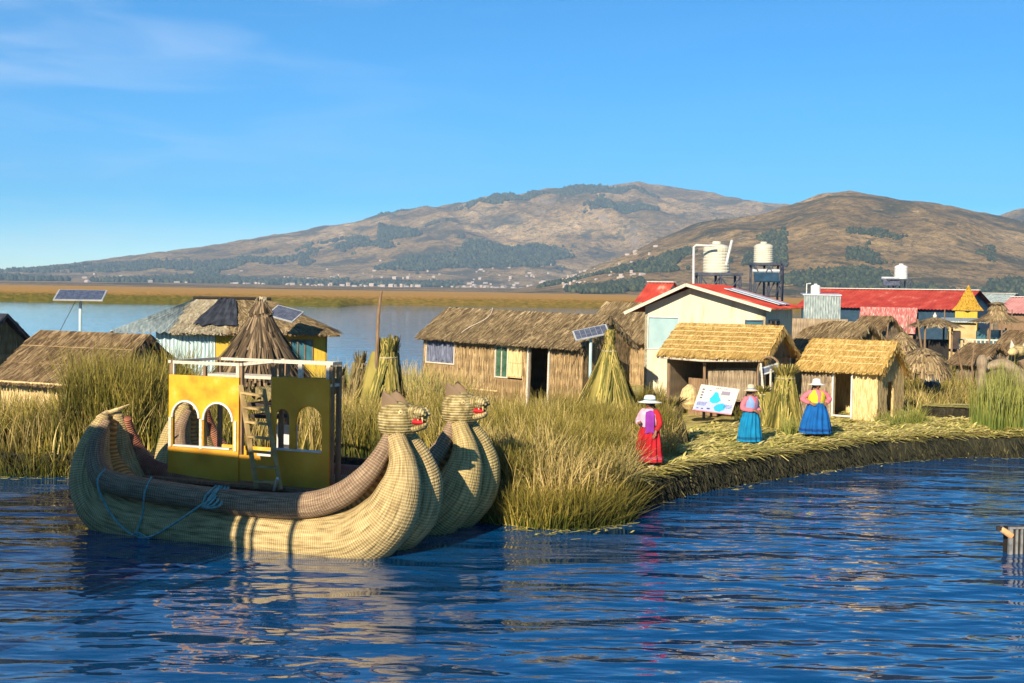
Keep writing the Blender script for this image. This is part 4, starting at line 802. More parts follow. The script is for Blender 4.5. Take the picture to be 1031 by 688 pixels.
t = thing('solar_heater', 'small grey solar water heater beside the distant white tank', 'heater', at(890, 288, Yt - 1))
b = MB(); b.prism([(0, 0, 0), (1.1, 0, 0), (1.1, .5, .45), (0, .5, .45)], (0, -.03, .05)); b.build('collector', m_pv, t); b = MB(); b.tube([(-.05, .52, .55), (1.15, .52, .55)], .1, 10); b.build('cylinder', m_galv, t)
Yt = 69
tank('small white water tank on the roof of the pale metal cabin', 821, 298, Yt, .24, .56, m_tank_w)
t = thing('roof_pipe', 'thin white pipe standing beside the small roof tank', 'pipe', at(812, 298, Yt)); b = MB(); b.tube([(0, 0, 0), (0, 0, .6), (.2, 0, .62)], .03, 6); b.build('pipe', m_white, t)

# --- solar panels
def solar(label, px, py, Y, w_, h_, tilt, yaw, pole=None, roll=0, grid=(6, 4)):
    p = at(px, py, Y); t = thing('solar_array', label, 'solar panel', (p.x, p.y, p.z - (pole or 0)), yaw)
    m = Matrix.Rotation(tilt, 3, 'X') @ Matrix.Rotation(roll, 3, 'Y'); pl = pole or 0
    b = MB(); o = Vector((0, 0, pl)); b.box(o, (w_, h_, .035), mat=m); b.build('frame', m_galv, t)
    b = MB(); nx, ny = grid
    for i in range(nx):
        for j in range(ny): b.box(o + m @ Vector((-w_ / 2 + .04 + (i + .5) * (w_ - .08) / nx, -h_ / 2 + .04 + (j + .5) * (h_ - .08) / ny, .021)), ((w_ - .08) / nx - .008, (h_ - .08) / ny - .008, .006), mat=m)
    b.build('cells', m_pv, t)
    if pole: b = MB(); b.tube([(0, 0, 0), (0, 0, pl - .02)], .045, 8); b.build('pole', m_zinc_teal, t); b = MB(); b.tube([(-.55, 0, pl - 1.0), (-.1, 0, pl - .1)], .008, 4); b.build('cable', m_dark, t)
    return t
solar('tilted solar panel on a pole above the left thatched hut', 81, 297.5, 39.5, 1.35, .95, R(17), R(8), 3.2)
solar('solar panel lying on the thatch of the hip roofed hall', 287, 316, 44.8, .95, .8, R(24), R(-22), None, R(14))
solar('small solar panel on a grey stand at the right end of the long hut', 595, 335, 40.6, 1.02, .62, R(24), R(8), 1.9, R(-14))
solar('small white framed solar panel leaning inside the bent pole arch', 775, 372, 38.4, .62, .22, R(70), R(10), None, R(-58), (2, 1))

# --- bundles of cut reeds
def bundle_cone(label, px, Y, rad, H, mt, n=900, tie=.75, flare=.12, lean=(0, 0), name='reed_bundle', z0=.5, top=.06):
    p = at(px, 400, Y); t = thing(name, label, 'reed bundle', (p.x, Y, z0)); b = MB()
    b.lathe([(rad * .85, 0), (rad * .55, H * .4), (rad * (.15 + top * .5), H * .8), (rad * top * .7, H * .9)], 14, wob=lambda g, z: .12 * math.sin(g * 5) + .05 * math.sin(g * 11))
    nb = max(7, int(rad * 14))
    for k in range(n):
        g = int(random.random() * nb) / nb * 2 * math.pi + random.gauss(0, .11); r0 = rad * random.uniform(.85, 1.06) * (1 + .20 * math.sin(g * 6)); q = random.random() * .5
        r1 = rad * top; d = Vector((math.cos(g), math.sin(g), 0)); s = Vector((-math.sin(g), math.cos(g), 0)) * random.uniform(.010, .022)
        f = lambda u: d * (r0 + (r1 - r0) * u ** .9) + Vector((lean[0] * u, lean[1] * u, H * tie * u / tie * .9))
        u0 = q; u1 = min(1, q + random.uniform(.3, .6)); a = f(u0); c = f((u0 + u1) / 2); e = f(u1) + Vector((0, 0, 0)); o = d * random.uniform(.0, .06); c = c + s * random.uniform(-3, 3); e = e + s * random.uniform(-5, 5)
        b.add([a - s + o, a + s + o, c + s + o, c - s + o, e + s * .7 + o, e - s * .7 + o], [(0, 1, 2, 3), (3, 2, 4, 5)])
    for k in range(n // 6):
        g = random.uniform(0, 6.28); d = Vector((math.cos(g), math.sin(g), 0)); s = Vector((-math.sin(g), math.cos(g), 0)) * .012; a = Vector((lean[0], lean[1], H * .86)) + d * rad * top; e = a + d * random.uniform(.02, flare) + Vector((0, 0, H * random.uniform(.06, .2))); b.add([a - s, a + s, e + s, e - s], [(0, 1, 2, 3)])
    b.build('stalks', mt, t)
    c = MB(); c.tube([(lean[0] * .9 + math.cos(a) * rad * (.12 + top), lean[1] * .9 + math.sin(a) * rad * (.12 + top), H * .83) for a in np.linspace(0, 6.283, 14)], .02, 5, cap=False); c.build('binding', m_thatch_pale, t); return t
m_bundle = mat('cut_totora', [(0, (.018, .025, .005)), (.4, (.13, .12, .022)), (.75, (.40, .31, .08)), (1, (.62, .48, .18))], 'both', ns=1.5, mixisl=.7)
m_bundle_dk = mat('old_totora', [(0, (.03, .03, .012)), (.5, (.13, .10, .035)), (1, (.38, .28, .12))], 'both', ns=2, mixisl=.7)
bundle_cone('big cone of leaning cut reeds beside the long hut doorway', 611, 36.8, 1.0, 2.55, m_bundle, 2600, lean=(.05, 0))
bundle_cone('tall stack of cut reeds behind the boat prow, with a pole in it', 379, 35.6, .85, 2.3, m_bundle, 2200, lean=(.25, .1), top=.22)
bundle_cone('thin dark tip of a second reed stack right of the tall one', 396, 36.4, .3, 2.35, m_bundle_dk, 700, top=.3)
bundle_cone('narrow brown bundle of reeds left of the tall stack', 357, 36.0, .3, 1.95, m_bundle_dk, 600, lean=(.14, 0), top=.3)
bundle_cone('short dark-topped reed bundle just right of the boat cabin', 341, 36.6, .26, 1.6, m_bundle_dk, 500, top=.45)
bundle_cone('tied green reed bundle standing between the two women in blue', 790, 37.2, .5, 1.75, m_bundle, 1500, flare=.3, top=.4)
bundle_cone('loose pale reed bundle leaning against the golden stall', 773, 37.8, .34, 1.15, m_bundle, 700, lean=(-.15, .1), top=.35, flare=.3)
t = thing('wooden_pole', 'bare wooden pole sticking up from the tall reed stack', 'pole', at(379, 345, 35.4)); b = MB(); a = at(379, 345, 35.4); b.tube([Vector((0, 0, -.8)), at(381, 318, 35.4) - a, at(384, 293, 35.4) - a], [.05, .045, .035], 7); b.build('pole', m_wood, t)
for i, (x0, y0, x1, y1, lab) in enumerate(((766, 366, 768, 420, 'thin pale pole leaning under the stall arch, nearest the woman'), (776, 372, 772, 425, 'thin pale pole crossing behind the small solar panel'), (783, 366, 781, 428, 'thin pale pole rising in front of the reed bundle'))):
    a = at(x1, y1, 38); t = thing('thin_pole', lab, 'pole', a); b = MB(); b.tube([(0, 0, 0), (at(x0, y0, 38.3) - a) * .5 + Vector((.04, 0, 0)), at(x0, y0, 38.3) - a], .028, 6); b.build('pole', m_wood_pale, t)
# dark reed stump behind the red-skirted woman
bundle_cone('squat dark reed heap behind the woman in the red skirt', 680, 33.2, .34, 1.15, m_bundle_dk, 900, flare=.5)
# straw mat step on the right
t = thing('straw_mat_pile', 'thick pile of flattened straw forming a step on the right', 'straw pile', (at(966, 425, 41.5).x, 41.5, .55))
b = MB(); b.lathe([(1.12, 0), (1.15, .28), (1.05, .36), (.3, .40)], 26, sx=1, sy=.55, wob=lambda g, z: .05 * math.sin(g * 5)); b.build('pile', m_peat, t)
b = MB()
for k in range(1200):
    g = random.uniform(0, 6.28); r_ = 1.1 * math.sqrt(random.random()); p = Vector((r_ * math.cos(g), r_ * .55 * math.sin(g), .39)); a = random.gauss(.1, .4); l = random.uniform(.15, .5); d = Vector((math.cos(a), math.sin(a), random.uniform(-.05, .05))); s = Vector((-d.y, d.x, 0)) * .014; b.add([p - s, p + s, p + d * l + s, p + d * l - s], [(0, 1, 2, 3)])
b.build('top_straw', m_litter, t)

# --- clutter of the far right village: more thatch, poles and a cable
for args in (('grey thatched hut tucked behind the deck posts', (1002, 60), (1040, 58.5), 2.4, .6, 1.3, 2.1),
             ('low brown thatched hut between the umbrellas and the deck', (962, 58), (984, 57), 2.0, .55, 1.0, 1.65),
             ('dark thatched hut in front of the long red roof', (858, 70), (880, 69), 2.2, .6, 1.7, 2.5)):
    thatch_hut('reed_hut', args[0], 'hut', *args[1:], m_wall_grey, m_thatch_brown, n=900, straws=120)
rnd = random.Random(11)
for i, px in enumerate((868, 893, 915, 927, 949, 968, 981, 995, 1009, 1016, 1024, 1028)):
    Y = rnd.uniform(52, 72); h = rnd.uniform(1.6, 3.1); t = thing('wooden_pole', 'thin weathered upright pole in the village on the right', 'pole', (X_at(px, Y), Y, .5), 0, 'upright poles in the right village')
    b = MB(); b.tube([(0, 0, 0), (rnd.uniform(-.12, .12), 0, h * .5), (rnd.uniform(-.2, .2), 0, h)], [.05, .04, .03], 6); b.build('shaft', m_wood, t)
for nm, px, Y, lab in (('water_drum', 938, 50, 'blue plastic drum standing in the reeds below the thatch shelter'), ('water_drum', 1020, 55, 'dark drum beside the deck at the right border')):
    t = thing(nm, lab, 'drum', (X_at(px, Y), Y, .6)); b = MB(); b.lathe([(.26, 0), (.28, .05), (.28, .28), (.295, .3), (.28, .32), (.28, .58), (.295, .6), (.28, .62), (.27, .85), (.2, .88)], 16); b.build('drum_body', m_blue_paint if px < 1000 else m_steel, t)

# ------------------------------------------------------------------ the twin-hulled puma reed boat
m_hull = mat('bound_reed', [(0, (.18, .12, .045)), (.45, (.46, .335, .145)), (1, (.68, .52, .25))], coord='UV', scale=(1.1, 26, 1), ns=2.2, det=8, rough=.75, wave=((1, 0, 0), 8.2, .36, True), bump=.7, bns=3)
m_hull2 = mat('bound_reed_far', [(0, (.18, .12, .04)), (.45, (.44, .33, .13)), (1, (.66, .51, .23))], coord='UV', scale=(1.1, 26, 1), ns=2.2, det=8, rough=.75, wave=((1, 0, 0), 8.2, .36, True), bump=.7, bns=3)
m_gun = mat('gunwale_reed', [(0, (.14, .08, .05)), (.5, (.33, .22, .13)), (1, (.52, .38, .24))], coord='UV', scale=(1.1, 20, 1), ns=2.5, det=8, rough=.75, wave=((1, 0, 0), 7.5, .45, True), bump=.5, bns=9)
m_gun_red = mat('red_gunwale', [(0, (.22, .05, .03)), (.5, (.36, .13, .07)), (1, (.50, .28, .14))], ns=2.5, det=6, rough=.75, wave=((1, 0, 0), 7.5, .45, True))
m_inner = mat('inner_reed', [(0, (.34, .16, .04)), (.5, (.50, .27, .07)), (1, (.62, .38, .13))], ns=2.5, rough=.75, wave=((1, 0, 0), 3.0, .6, True))
m_head = mat('woven_head', [(0, (.12, .09, .03)), (.4, (.34, .26, .10)), (1, (.60, .48, .23))], ns=9, rough=.75, wave=((1, 0, 0), 7.0, .5, True), bump=.6, bns=16)
m_red = mat('red_cloth', [(0, (.36, .006, .012)), (1, (.52, .015, .02))], ns=5, rough=.6)
m_rope = mat('blue_green_rope', [(0, (.10, .22, .22)), (1, (.26, .42, .38))], ns=20, rough=.7)
m_trim = mat('arch_trim', [(0, (.55, .50, .45)), (1, (.72, .68, .62))], ns=5)
m_board_shaded = mat('yellow_board_shaded', [(0, (.44, .20, .015)), (.5, (.60, .28, .018)), (1, (.66, .35, .04))], ns=1.6, det=8, rough=.7, bump=.15, bns=12)  # copy of the yellow board with the shade hue put into its colour
def spline(pts, k=6):
    out_ = []; n = len(pts)
    for i in range(n - 1):
        p0 = np.array(pts[max(i - 1, 0)]); p1 = np.array(pts[i]); p2 = np.array(pts[i + 1]); p3 = np.array(pts[min(i + 2, n - 1)])
        for j in range(k):
            t = j / k; out_.append(.5 * ((2 * p1) + (-p0 + p2) * t + (2 * p0 - 5 * p1 + 4 * p2 - p3) * t * t + (-p0 + 3 * p1 - 3 * p2 + p3) * t ** 3))
    out_.append(np.array(pts[-1])); return out_
BO = Vector((-4.65, 23.25, 0)); BD = math.atan2(-2.5, 5.7)
boat = thing('reed_boat', 'twin-hulled totora reed boat with two puma heads and a yellow arched cabin', 'boat', BO, BD)
# (x, z, radius) along a hull
LOBE = [(-2.55, 1.92, .07), (-2.62, 1.66, .19), (-2.68, 1.25, .30), (-2.62, .78, .40), (-2.35, .36, .45), (-1.8, .16, .47), (-1, .1, .47), (.5, .1, .48), (1.8, .12, .49), (2.66, .24, .49), (3.18, .62, .44), (3.38, 1.08, .34), (3.37, 1.45, .23), (3.26, 1.70, .18), (3.17, 1.86, .16)]
RAIL = [(-2.42, 1.84, .06), (-2.5, 1.5, .13), (-2.4, 1.12, .17), (-2.1, .86, .19), (-1.2, .76, .195), (0, .70, .20), (1.2, .69, .21), (1.95, .76, .21), (2.48, .95, .20), (2.84, 1.26, .17), (3.0, 1.54, .14), (3.06, 1.74, .12), (3.07, 1.86, .10)]
def hull(parent, yo, xo, mh, mi_):
    def side_y(x, w0, tip, z):
        t = min(1, max(0, (z - .75) / 1.2)) if abs(x) > 1.5 else 0
        return w0 + (tip - w0) * t ** 1.5
    for s in (-1, 1):
        P = spline([(x, s * side_y(x, .40, .13 if x > 0 else .16, z), z, r) for x, z, r in LOBE]); b = MB(); b.tube([(p[0] + xo, p[1] + yo, p[2]) for p in P], [float(p[3]) for p in P], 28); b.build('hull_bundle', mh, parent, True)
        P = spline([(x, s * side_y(x, .66, .13 if x > 0 else .2, z), z, r) for x, z, r in RAIL]); b = MB(); b.tube([(p[0] + xo, p[1] + yo, p[2]) for p in P], [float(p[3]) for p in P], 20); b.build('gunwale', m_gun if s < 0 else m_gun_red, parent, True)
    P = spline([(-2.55, 0, 1.8, .12), (-2.75, 0, 1.4, .26), (-2.65, 0, .9, .34), (-2.0, 0, .45, .34), (-.5, 0, .3, .34), (1.2, 0, .3, .34), (2.45, 0, .6, .34), (2.9, 0, 1.2, .26), (2.95, 0, 1.7, .16)])
    b = MB(); b.tube([(p[0] + xo, yo, p[2]) for p in P], [float(p[3]) for p in P], 20); b.build('inner_bundle', mi_, parent, True)
    # stern tip binding
    b = MB(); b.tube([(-2.62 + xo, yo - .26, 1.86), (-2.66 + xo, yo, 1.93), (-2.62 + xo, yo + .26, 1.86)], .055, 8); b.tube([(-2.66 + xo, yo, 1.93), (-2.5 + xo, yo + .1, 2.0), (-2.42 + xo, yo + .3, 2.07)], [.04, .03, .012], 6); b.build('stern_binding', m_wall_pale, parent)
    h = MB(); hx, hz = 3.13 + xo, 1.84
    prof = [(.15, -.04), (.25, .03), (.31, .13), (.33, .26), (.315, .38), (.275, .47), (.19, .53), (.08, .56), (.01, .565)]
    h.lathe(prof, 28, (hx, yo, hz), wob=lambda g, z: .035 * math.cos(g * 8)); ho = h.build('head', m_head, parent, True)
    hz += .07
    b = MB(); b.tube([(hx + .15, yo, hz + .30), (hx + .30, yo, hz + .33), (hx + .42, yo, hz + .32), (hx + .50, yo, hz + .28)], [.16, .15, .13, .06], 16, flat=.8)
    for s in (-1, 1): b.tube([(hx + .34, yo + s * .09, hz + .34), (hx + .44, yo + s * .09, hz + .35), (hx + .52, yo + s * .06, hz + .30)], [.06, .075, .03], 10)
    b.build('snout', m_head, ho, True)
    b = MB(); b.tube([(hx + .1, yo, hz + .08), (hx + .32, yo, hz + .08), (hx + .46, yo, hz + .12), (hx + .52, yo, hz + .17)], [.14, .11, .09, .03], 14, flat=.55); b.build('lower_jaw', m_head, ho, True)
    b = MB(); b.tube([(hx + .18, yo, hz + .19), (hx + .34, yo, hz + .19), (hx + .46, yo - .01, hz + .18)], [.12, .11, .07], 12, flat=.5); b.build('tongue', m_red, ho, True)
    b = MB()
    for s in (-1, 1):
        for q in (.38, .46): b.tube([(hx + q, yo + s * .07, hz + .27), (hx + q + .01, yo + s * .07, hz + .19)], [.02, .004], 6)
    b.build('fangs', m_wall_pale, ho)
    for s in (-1, 1):
        b = MB(); N_ = 10; 
        for layer, off in ((0, 0), (1, .018)):
            vs = []
            for i in range(N_ + 1):
                v = i / N_; wd = .16 * math.cos(v * math.pi / 2) ** .55; z = .29 * v
                for j in range(7): a = (j - 3) / 3; vs.append((hx - .06 + a * wd - .10 * v * v, yo + s * (.15 + off - .035 * a * a + .05 * v), hz + .38 + z - .02 * a * a))
            fs = [(i * 7 + j, i * 7 + j + 1, (i + 1) * 7 + j + 1, (i + 1) * 7 + j) for i in range(N_) for j in range(6)]
            b.add(vs, fs)
        b.build('ear', m_gun, ho, True)
        b = MB(); bmv = [(.045 * math.sin(a), .045 * -math.cos(a)) for a in np.linspace(.01, math.pi, 8)]
        b.lathe([(max(r_, .002), z_) for r_, z_ in bmv], 12, (hx + .17, yo + s * .235, hz + .34)); eo = b.build('eye', m_wall_pale, ho, True)
        b = MB(); b.lathe([(max(r_ * .3, .002), z_ * .3) for r_, z_ in bmv], 10, (hx + .185, yo + s * .266, hz + .345)); b.build('pupil', m_dark, eo, True)
    b = MB(); 
    for q in range(3): b.tube([(hx + .01 + .17 * math.cos(a), yo + .17 * math.sin(a), hz - .10 - q * .035) for a in np.linspace(0, 2 * math.pi, 16)], .026, 6, cap=False)
    b.build('neck_rope', m_thatch_brown, ho)
hull(boat, 0, 0, m_hull, m_inner); hull(boat, 2.36, -.05, m_hull2, m_inner)
b = MB()
for k in range(9): b.box((.1, .35 + k * .21, .80), (4.4, .2, .05))
b.box((-1.9, 1.2, .70), (.14, 2.2, .14)); b.box((1.9, 1.2, .70), (.14, 2.2, .14)); b.build('deck', m_wood, boat)
def arch_panel(b, x0, x1, z0, z1, y, th, arches):
    """arches: (xa, xb, sill, spring)"""
    x = x0
    for xa, xb, sl, sp in arches:
        b.box(((x + xa) / 2, y, (z0 + z1) / 2), (xa - x, th, z1 - z0)); b.box(((xa + xb) / 2, y, (z0 + sl) / 2), (xb - xa, th, sl - z0)); n = 14; r = (xb - xa) / 2; c = (xa + xb) / 2
        for k in range(n):
            a = xa + (xb - xa) * k / n; d = xa + (xb - xa) * (k + 1) / n; za = sp + math.sqrt(max(0, r * r - (a - c) ** 2)); zd = sp + math.sqrt(max(0, r * r - (d - c) ** 2))
            b.prism([(a, y - th / 2, za), (d, y - th / 2, zd), (d, y - th / 2, z1), (a, y - th / 2, z1)], (0, th, 0))
        x = xb
    b.box(((x + x1) / 2, y, (z0 + z1) / 2), (x1 - x, th, z1 - z0))
def trims(arches, y, m, name='arch_trim'):
    for xa, xb, sl, sp in arches:
        b = MB(); r = (xb - xa) / 2; c = (xa + xb) / 2; P = [(c - r * math.cos(a), y, sp + r * math.sin(a)) for a in np.linspace(0, math.pi, 16)]; b.tube(P, .02, 6); b.build(name, m, boat)
yF = .52
A1 = [(-1.63, -1.06, 1.36, 1.88), (-.97, -.36, 1.36, 1.86)]
b = MB(); arch_panel(b, -1.71, -.24, 1.36, 2.62, yF, .05, [(a, c, 1.37, d) for a, c, e, d in A1]); b.build('cabin_panel', m_yellow_board, boat); trims(A1, yF - .04, m_trim)
b = MB(); b.box((-.98, yF - .005, 1.055), (1.48, .05, .60)); b.box((.09, yF + .03, 1.03), (.66, .05, .52)); b.build('cabin_lower_panel', m_board_shaded, boat)
A2 = [(.50, .78, 1.42, 2.0), (.90, 1.42, 1.42, 1.95)]
b = MB(); arch_panel(b, .42, 1.56, .76, 2.66, yF, .05, A2); b.build('cabin_panel', m_board_shaded, boat); trims(A2, yF + .0, m_board_shaded)
for x in (-1.67, -1.015, -.30): b = MB(); b.box((x, yF - .035, 1.61), (.055, .03, .52)); b.build('arch_jamb', m_wood_pale, boat)
# far side and posts
b = MB(); arch_panel(b, .42, 1.50, 2.4, 2.66, .8, .05, []); b.build('cabin_far_panel', m_yellow_board, boat); b = MB(); b.box((-.98, 2.0, 1.0), (1.48, .05, .5)); b.build('cabin_far_panel', m_yellow_board, boat)
for x in (-1.70, -1.0, -.24, .42, 1.56):
    for y in ((yF + .055, 2.0 if x < 0 else .8) if x != -1.0 else (yF + .055,)):
        b = MB(); b.box((x, y, 1.84), (.07, .07, 2.05) if x != -1.0 else (.06, .06, 1.9)); b.build('cabin_post', m_wood, boat)
for c_, d_ in (((.99, .68, 2.56), (1.2, .32, .05)), ((-.97, 1.75, 2.56), (1.5, .5, .05))): b = MB(); b.box(c_, d_); b.build('upper_deck', m_wood_pale, boat)
b = MB()
for x0, x1, zt in ((-1.74, -.2, 2.84), (.38, 1.60, 2.92)):
    yb = 2.0 if x0 < 0 else .8
    for y in (yF + .05, yb): b.bar((x0, y, zt), (x1, y, zt), .06, .05)
    b.bar((x0 + .02, yF, zt + .004), (x0 + .02, yb, zt + .004), .05, .05); b.bar((x1 - .02, yF, zt + .004), (x1 - .02, yb, zt + .004), .05, .05)
    for x in ((.95, 1.5) if x0 > 0 else (-1.68, -.3)): b.box((x, yF + .05, zt - .14), (.08, .05, .26))
b.bar((-.2, yF + .06, 2.85), (.4, yF + .4, 2.93), .07, .05); b.build('upper_railing', m_wood_pale, boat)
for xa, xb, zz in ((-1.6, -.42, 1.38), (.5, 1.42, 1.44)): b = MB(); b.bar((xa, yF, zz), (xb, yF, zz), .09, .03); b.build('window_sill', m_white, boat)
# ladder
lad = MB(); a0, a1 = Vector((-.14, yF - .12, 2.5)), Vector((.46, yF - .5, .82)); c0, c1 = Vector((.30, yF - .08, 2.45)), Vector((.88, yF - .42, .82))
lad.bar(a0, a1, .07, .05); lad.bar(c0, c1, .06, .05)
for k in range(7): t_ = (k + .5) / 7; lad.bar(a0.lerp(a1, t_), c0.lerp(c1, t_), .10, .035)
lad.build('ladder', mat('ladder_wood', [(0, (.20, .13, .05)), (1, (.46, .33, .14))], ns=4), boat)
b = MB(); b.box((.08, 1.2, 1.25), (.5, .5, .08)); b.box((.08, 1.44, 1.5), (.5, .06, .5)); b.box((-.1, 1.0, 1.0), (.06, .06, .45)); b.box((.26, 1.0, 1.0), (.06, .06, .45)); b.build('bench', m_white, boat)
for i in range(3):
    b = MB(); b.tube([(-.2 + i * .2, .95, 2.32 - .03 * i), (-.16 + i * .2, 1.5, 2.34)], .11, 12); b.build('reed_roll', m_head, boat)
b = MB(); b.box((.1, 1.2, 2.15), (.62, 1.0, .06)); b.box((.1, .9, 1.95), (.5, .4, .06)); b.build('shelf', m_wood_dark, boat)
# mooring ropes over the near hull
def on_hull(x, z, extra=.03):   # a point on the near side of the hull at height z
    return (x, -.40 - math.sqrt(max(0, .48 ** 2 - (z - .12) ** 2)) - extra - .02, z)
b = MB(); 
def rail_pt(x): return (x, -.84, .76)
b.tube(spline([(-2.1, -.70, 1.06), (-2.1, -.90, .84), on_hull(-1.9, .4, .05), on_hull(-1.5, .12), on_hull(-1.25, .03), on_hull(-.95, .05), on_hull(-.5, .3), (.0, -.92, .62), (.2, -.90, .74), (.25, -.72, .94)]), .02, 5)
b.tube(spline([(-1.15, -.68, .99), (-1.12, -.90, .74), on_hull(-1.2, .4), on_hull(-1.28, .05)]), .018, 5)
for k in range(5): b.tube(spline([(.12 + k * .06, -.64, .92), (.10 + k * .07, -.90, .78 - .03 * k), (.05 + k * .02, -.91, .60)]), .022, 5)
for k in range(4): b.tube(spline([on_hull(-1.35 + k * .1, .02), on_hull(-1.2, .09 - .03 * k, .06), on_hull(-1.0 - k * .03, -.01)]), .018, 5)
b.build('mooring_rope', m_rope, boat)
b = MB(); b.tube([(.75, .1, .8), (.98, -.15, 1.05)], .025, 6); b.build('peg', m_white, boat)

# ------------------------------------------------------------------ people
def skin_mesh(name, V, E, Rr, sub=1):
    me = bpy.data.meshes.new(name); me.from_pydata(V, E, []); o = bpy.data.objects.new(name, me); COL.objects.link(o)
    md = o.modifiers.new('s', 'SKIN'); md.use_smooth_shade = True; ss = o.modifiers.new('u', 'SUBSURF'); ss.levels = sub; ss.render_levels = sub
    for i, r in enumerate(Rr): d = me.skin_vertices[0].data[i]; d.radius = (r, r); d.use_root = (i == 0)
    dg = bpy.context.evaluated_depsgraph_get(); m2 = bpy.data.meshes.new_from_object(o.evaluated_get(dg)); bpy.data.objects.remove(o); return m2
m_skin = mat('skin', [(0, (.20, .095, .05)), (1, (.27, .14, .075))], ns=6, rough=.6); m_hair = mat('black_hair', [(0, (.008, .007, .007)), (1, (.03, .025, .02))], ns=20, rough=.5)
def cloth(name, c, v=.25): return mat(name, [(0, tuple(q * (1 - v) for q in c)), (1, tuple(min(1, q * (1 + v)) for q in c))], ns=5, rough=.85, bump=.25, bns=14)
def woman(label, px, py, yaw, H, hemr, hem_z, skirt_m, blouse_m, sleeve_m, hat_m, band_m, arms, vest=None, shawl=None, seed=0, headturn=0, stripe=None, hatw=.85, slim=1.0, left_sleeve=None):
    rnd = random.Random(seed); p = gp(px, py, .6); t = thing('person', label, 'person', (p.x, p.y, float(ground_z(p.x, p.y)) + .0), yaw); t.scale = (H / 1.42 * 1.2 * slim, H / 1.42 * 1.15 * slim, H / 1.42)
    V = [(0, 0, .78), (0, 0, .92), (0, .01, 1.08), (0, .01, 1.19), (0, 0, 1.235), (0, -.015, 1.31), (0, -.005, 1.385)]; Rr = [.14, .13, .145, .075, .05, .082, .062]; E = [(i, i + 1) for i in range(6)]
    def chain(start, pts, rs):
        prev = start
        for q, r in zip(pts, rs): V.append(tuple(q)); Rr.append(r); E.append((prev, len(V) - 1)); prev = len(V) - 1
        return prev
    chain(5, [(0, -.085, 1.30), (0, -.115, 1.29)], [.022, .012])     # nose
    sleeves = []
    for s in (-1, 1):
        chain(0, [(s * .09, 0, .72), (s * .10, -.02, .42), (s * .10, 0, .09), (s * .10, -.06, .045), (s * .11, -.15, .035)], [.09, .06, .04, .038, .028])
        el, wr, hd = arms[s]; sh = Vector((s * .155, .01, 1.13)); el = Vector(el); wr = Vector(wr); hd = Vector(hd)
        e = chain(2, [sh, el, wr], [.055, .042, .028]); pa = wr + (hd - wr) * .5; k = chain(e, [pa], [.030]); f = (hd - wr).normalized(); sd = f.cross(Vector((0, -1, .3))).normalized()
        for j in range(4):
            l = (.055, .065, .06, .048)[j]; b0 = pa + sd * (j - 1.5) * .017 + f * .03; chain(k, [b0, b0 + f * l * .6 + Vector((0, -.008, 0)), b0 + f * l + Vector((0, -.02, -.006))], [.0085, .0075, .006])
        b0 = pa - sd * .03; chain(k, [b0 + f * .008, b0 + f * .035 - sd * .012], [.010, .007])
        sleeves.append((sh, el, wr))
    link('body', skin_mesh('body', V, E, Rr, 1), m_skin, t)
    # facial features as small parts
    for s in (-1, 1):
        b = MB(); b.lathe([(.002, -.009), (.009, 0), (.002, .009)], 8, (s * .030, -.088, 1.318)); b.build('eye', m_dark, t); b = MB(); b.lathe([(.004, -.02), (.014, -.008), (.012, .012), (.003, .022)], 8, (s * .082, .0, 1.305), sx=.5); b.build('ear', m_skin, t)
    b = MB(); b.box((0, -.092, 1.268), (.036, .008, .008)); b.build('mouth', m_red, t)
    b = MB(); b.lathe([(.088, 1.26), (.093, 1.32), (.085, 1.38), (.05, 1.41), (.005, 1.418)], 16, (0, .018, 0))
    for s in (-1, 1): b.tube([(s * .06, .07, 1.26), (s * .07, .12, 1.12), (s * .06, .145, .95), (s * .05, .15, .84)], [.022, .02, .018, .008], 7)
    b.build('hair', m_hair, t, True)
    # skirt with pleats
    ph = rnd.uniform(0, 6); b = MB(); prof = []
    for i in range(15):
        u = i / 14; z = .93 + (hem_z - .93) * u; r = .135 + (hemr - .135) * (u ** .62) * (1 - .05 * (u > .9)); prof.append((r, z))
    b.lathe(prof[::-1], 96, sy=.86, wob=lambda g, z: (.085 * math.sin(g * 13 + ph + 1.5 * math.sin(z * 5)) + .03 * math.sin(g * 7 + 1.7 * ph) + .02 * math.sin(g * 23)) * min(1, (.93 - z) * 3 + .05), cap=False); b.build('skirt', skirt_m, t, True)
    b = MB(); b.lathe([(r * .86, z + .03) for r, z in prof[::-1][:2]], 60, sy=.86, cap=False); b.build('petticoat', m_white, t, True)
    b = MB(); hp = prof[::-1][1:3]; b.lathe([(r_ + .006, z_) for r_, z_ in hp], 96, sy=.86, wob=lambda g, z: (.085 * math.sin(g * 13 + ph + 1.5 * math.sin(z * 5)) + .03 * math.sin(g * 7 + 1.7 * ph) + .02 * math.sin(g * 23)) * min(1, (.93 - z) * 3 + .05), cap=False); b.build('hem_band', shade_m[skirt_m.name], t, True)
    if stripe:
        b = MB(); b.lathe([(.137, .915), (.14, .95)], 30, sy=.86); b.build('waistband', stripe, t)
    b = MB(); b.lathe([(.150, .86), (.162, .93), (.172, 1.02), (.17, 1.1), (.13, 1.165), (.075, 1.20), (.055, 1.22)], 26, (0, .005, 0), sx=1.08, sy=.86, cap=False); b.build('blouse', blouse_m, t, True)
    for sh, el, wr in sleeves: b = MB(); P = spline([tuple(sh + (Vector((0, .01, 1.09)) - sh) * .3), tuple(sh), tuple(el), tuple(el.lerp(wr, .9))], 5); n_ = len(P); b.tube(P, [.078 - .028 * i / (n_ - 1) + .004 * math.sin(i * 2) for i in range(n_)], 12); b.build('sleeve', left_sleeve if (left_sleeve and sh.x < 0) else sleeve_m, t, True)
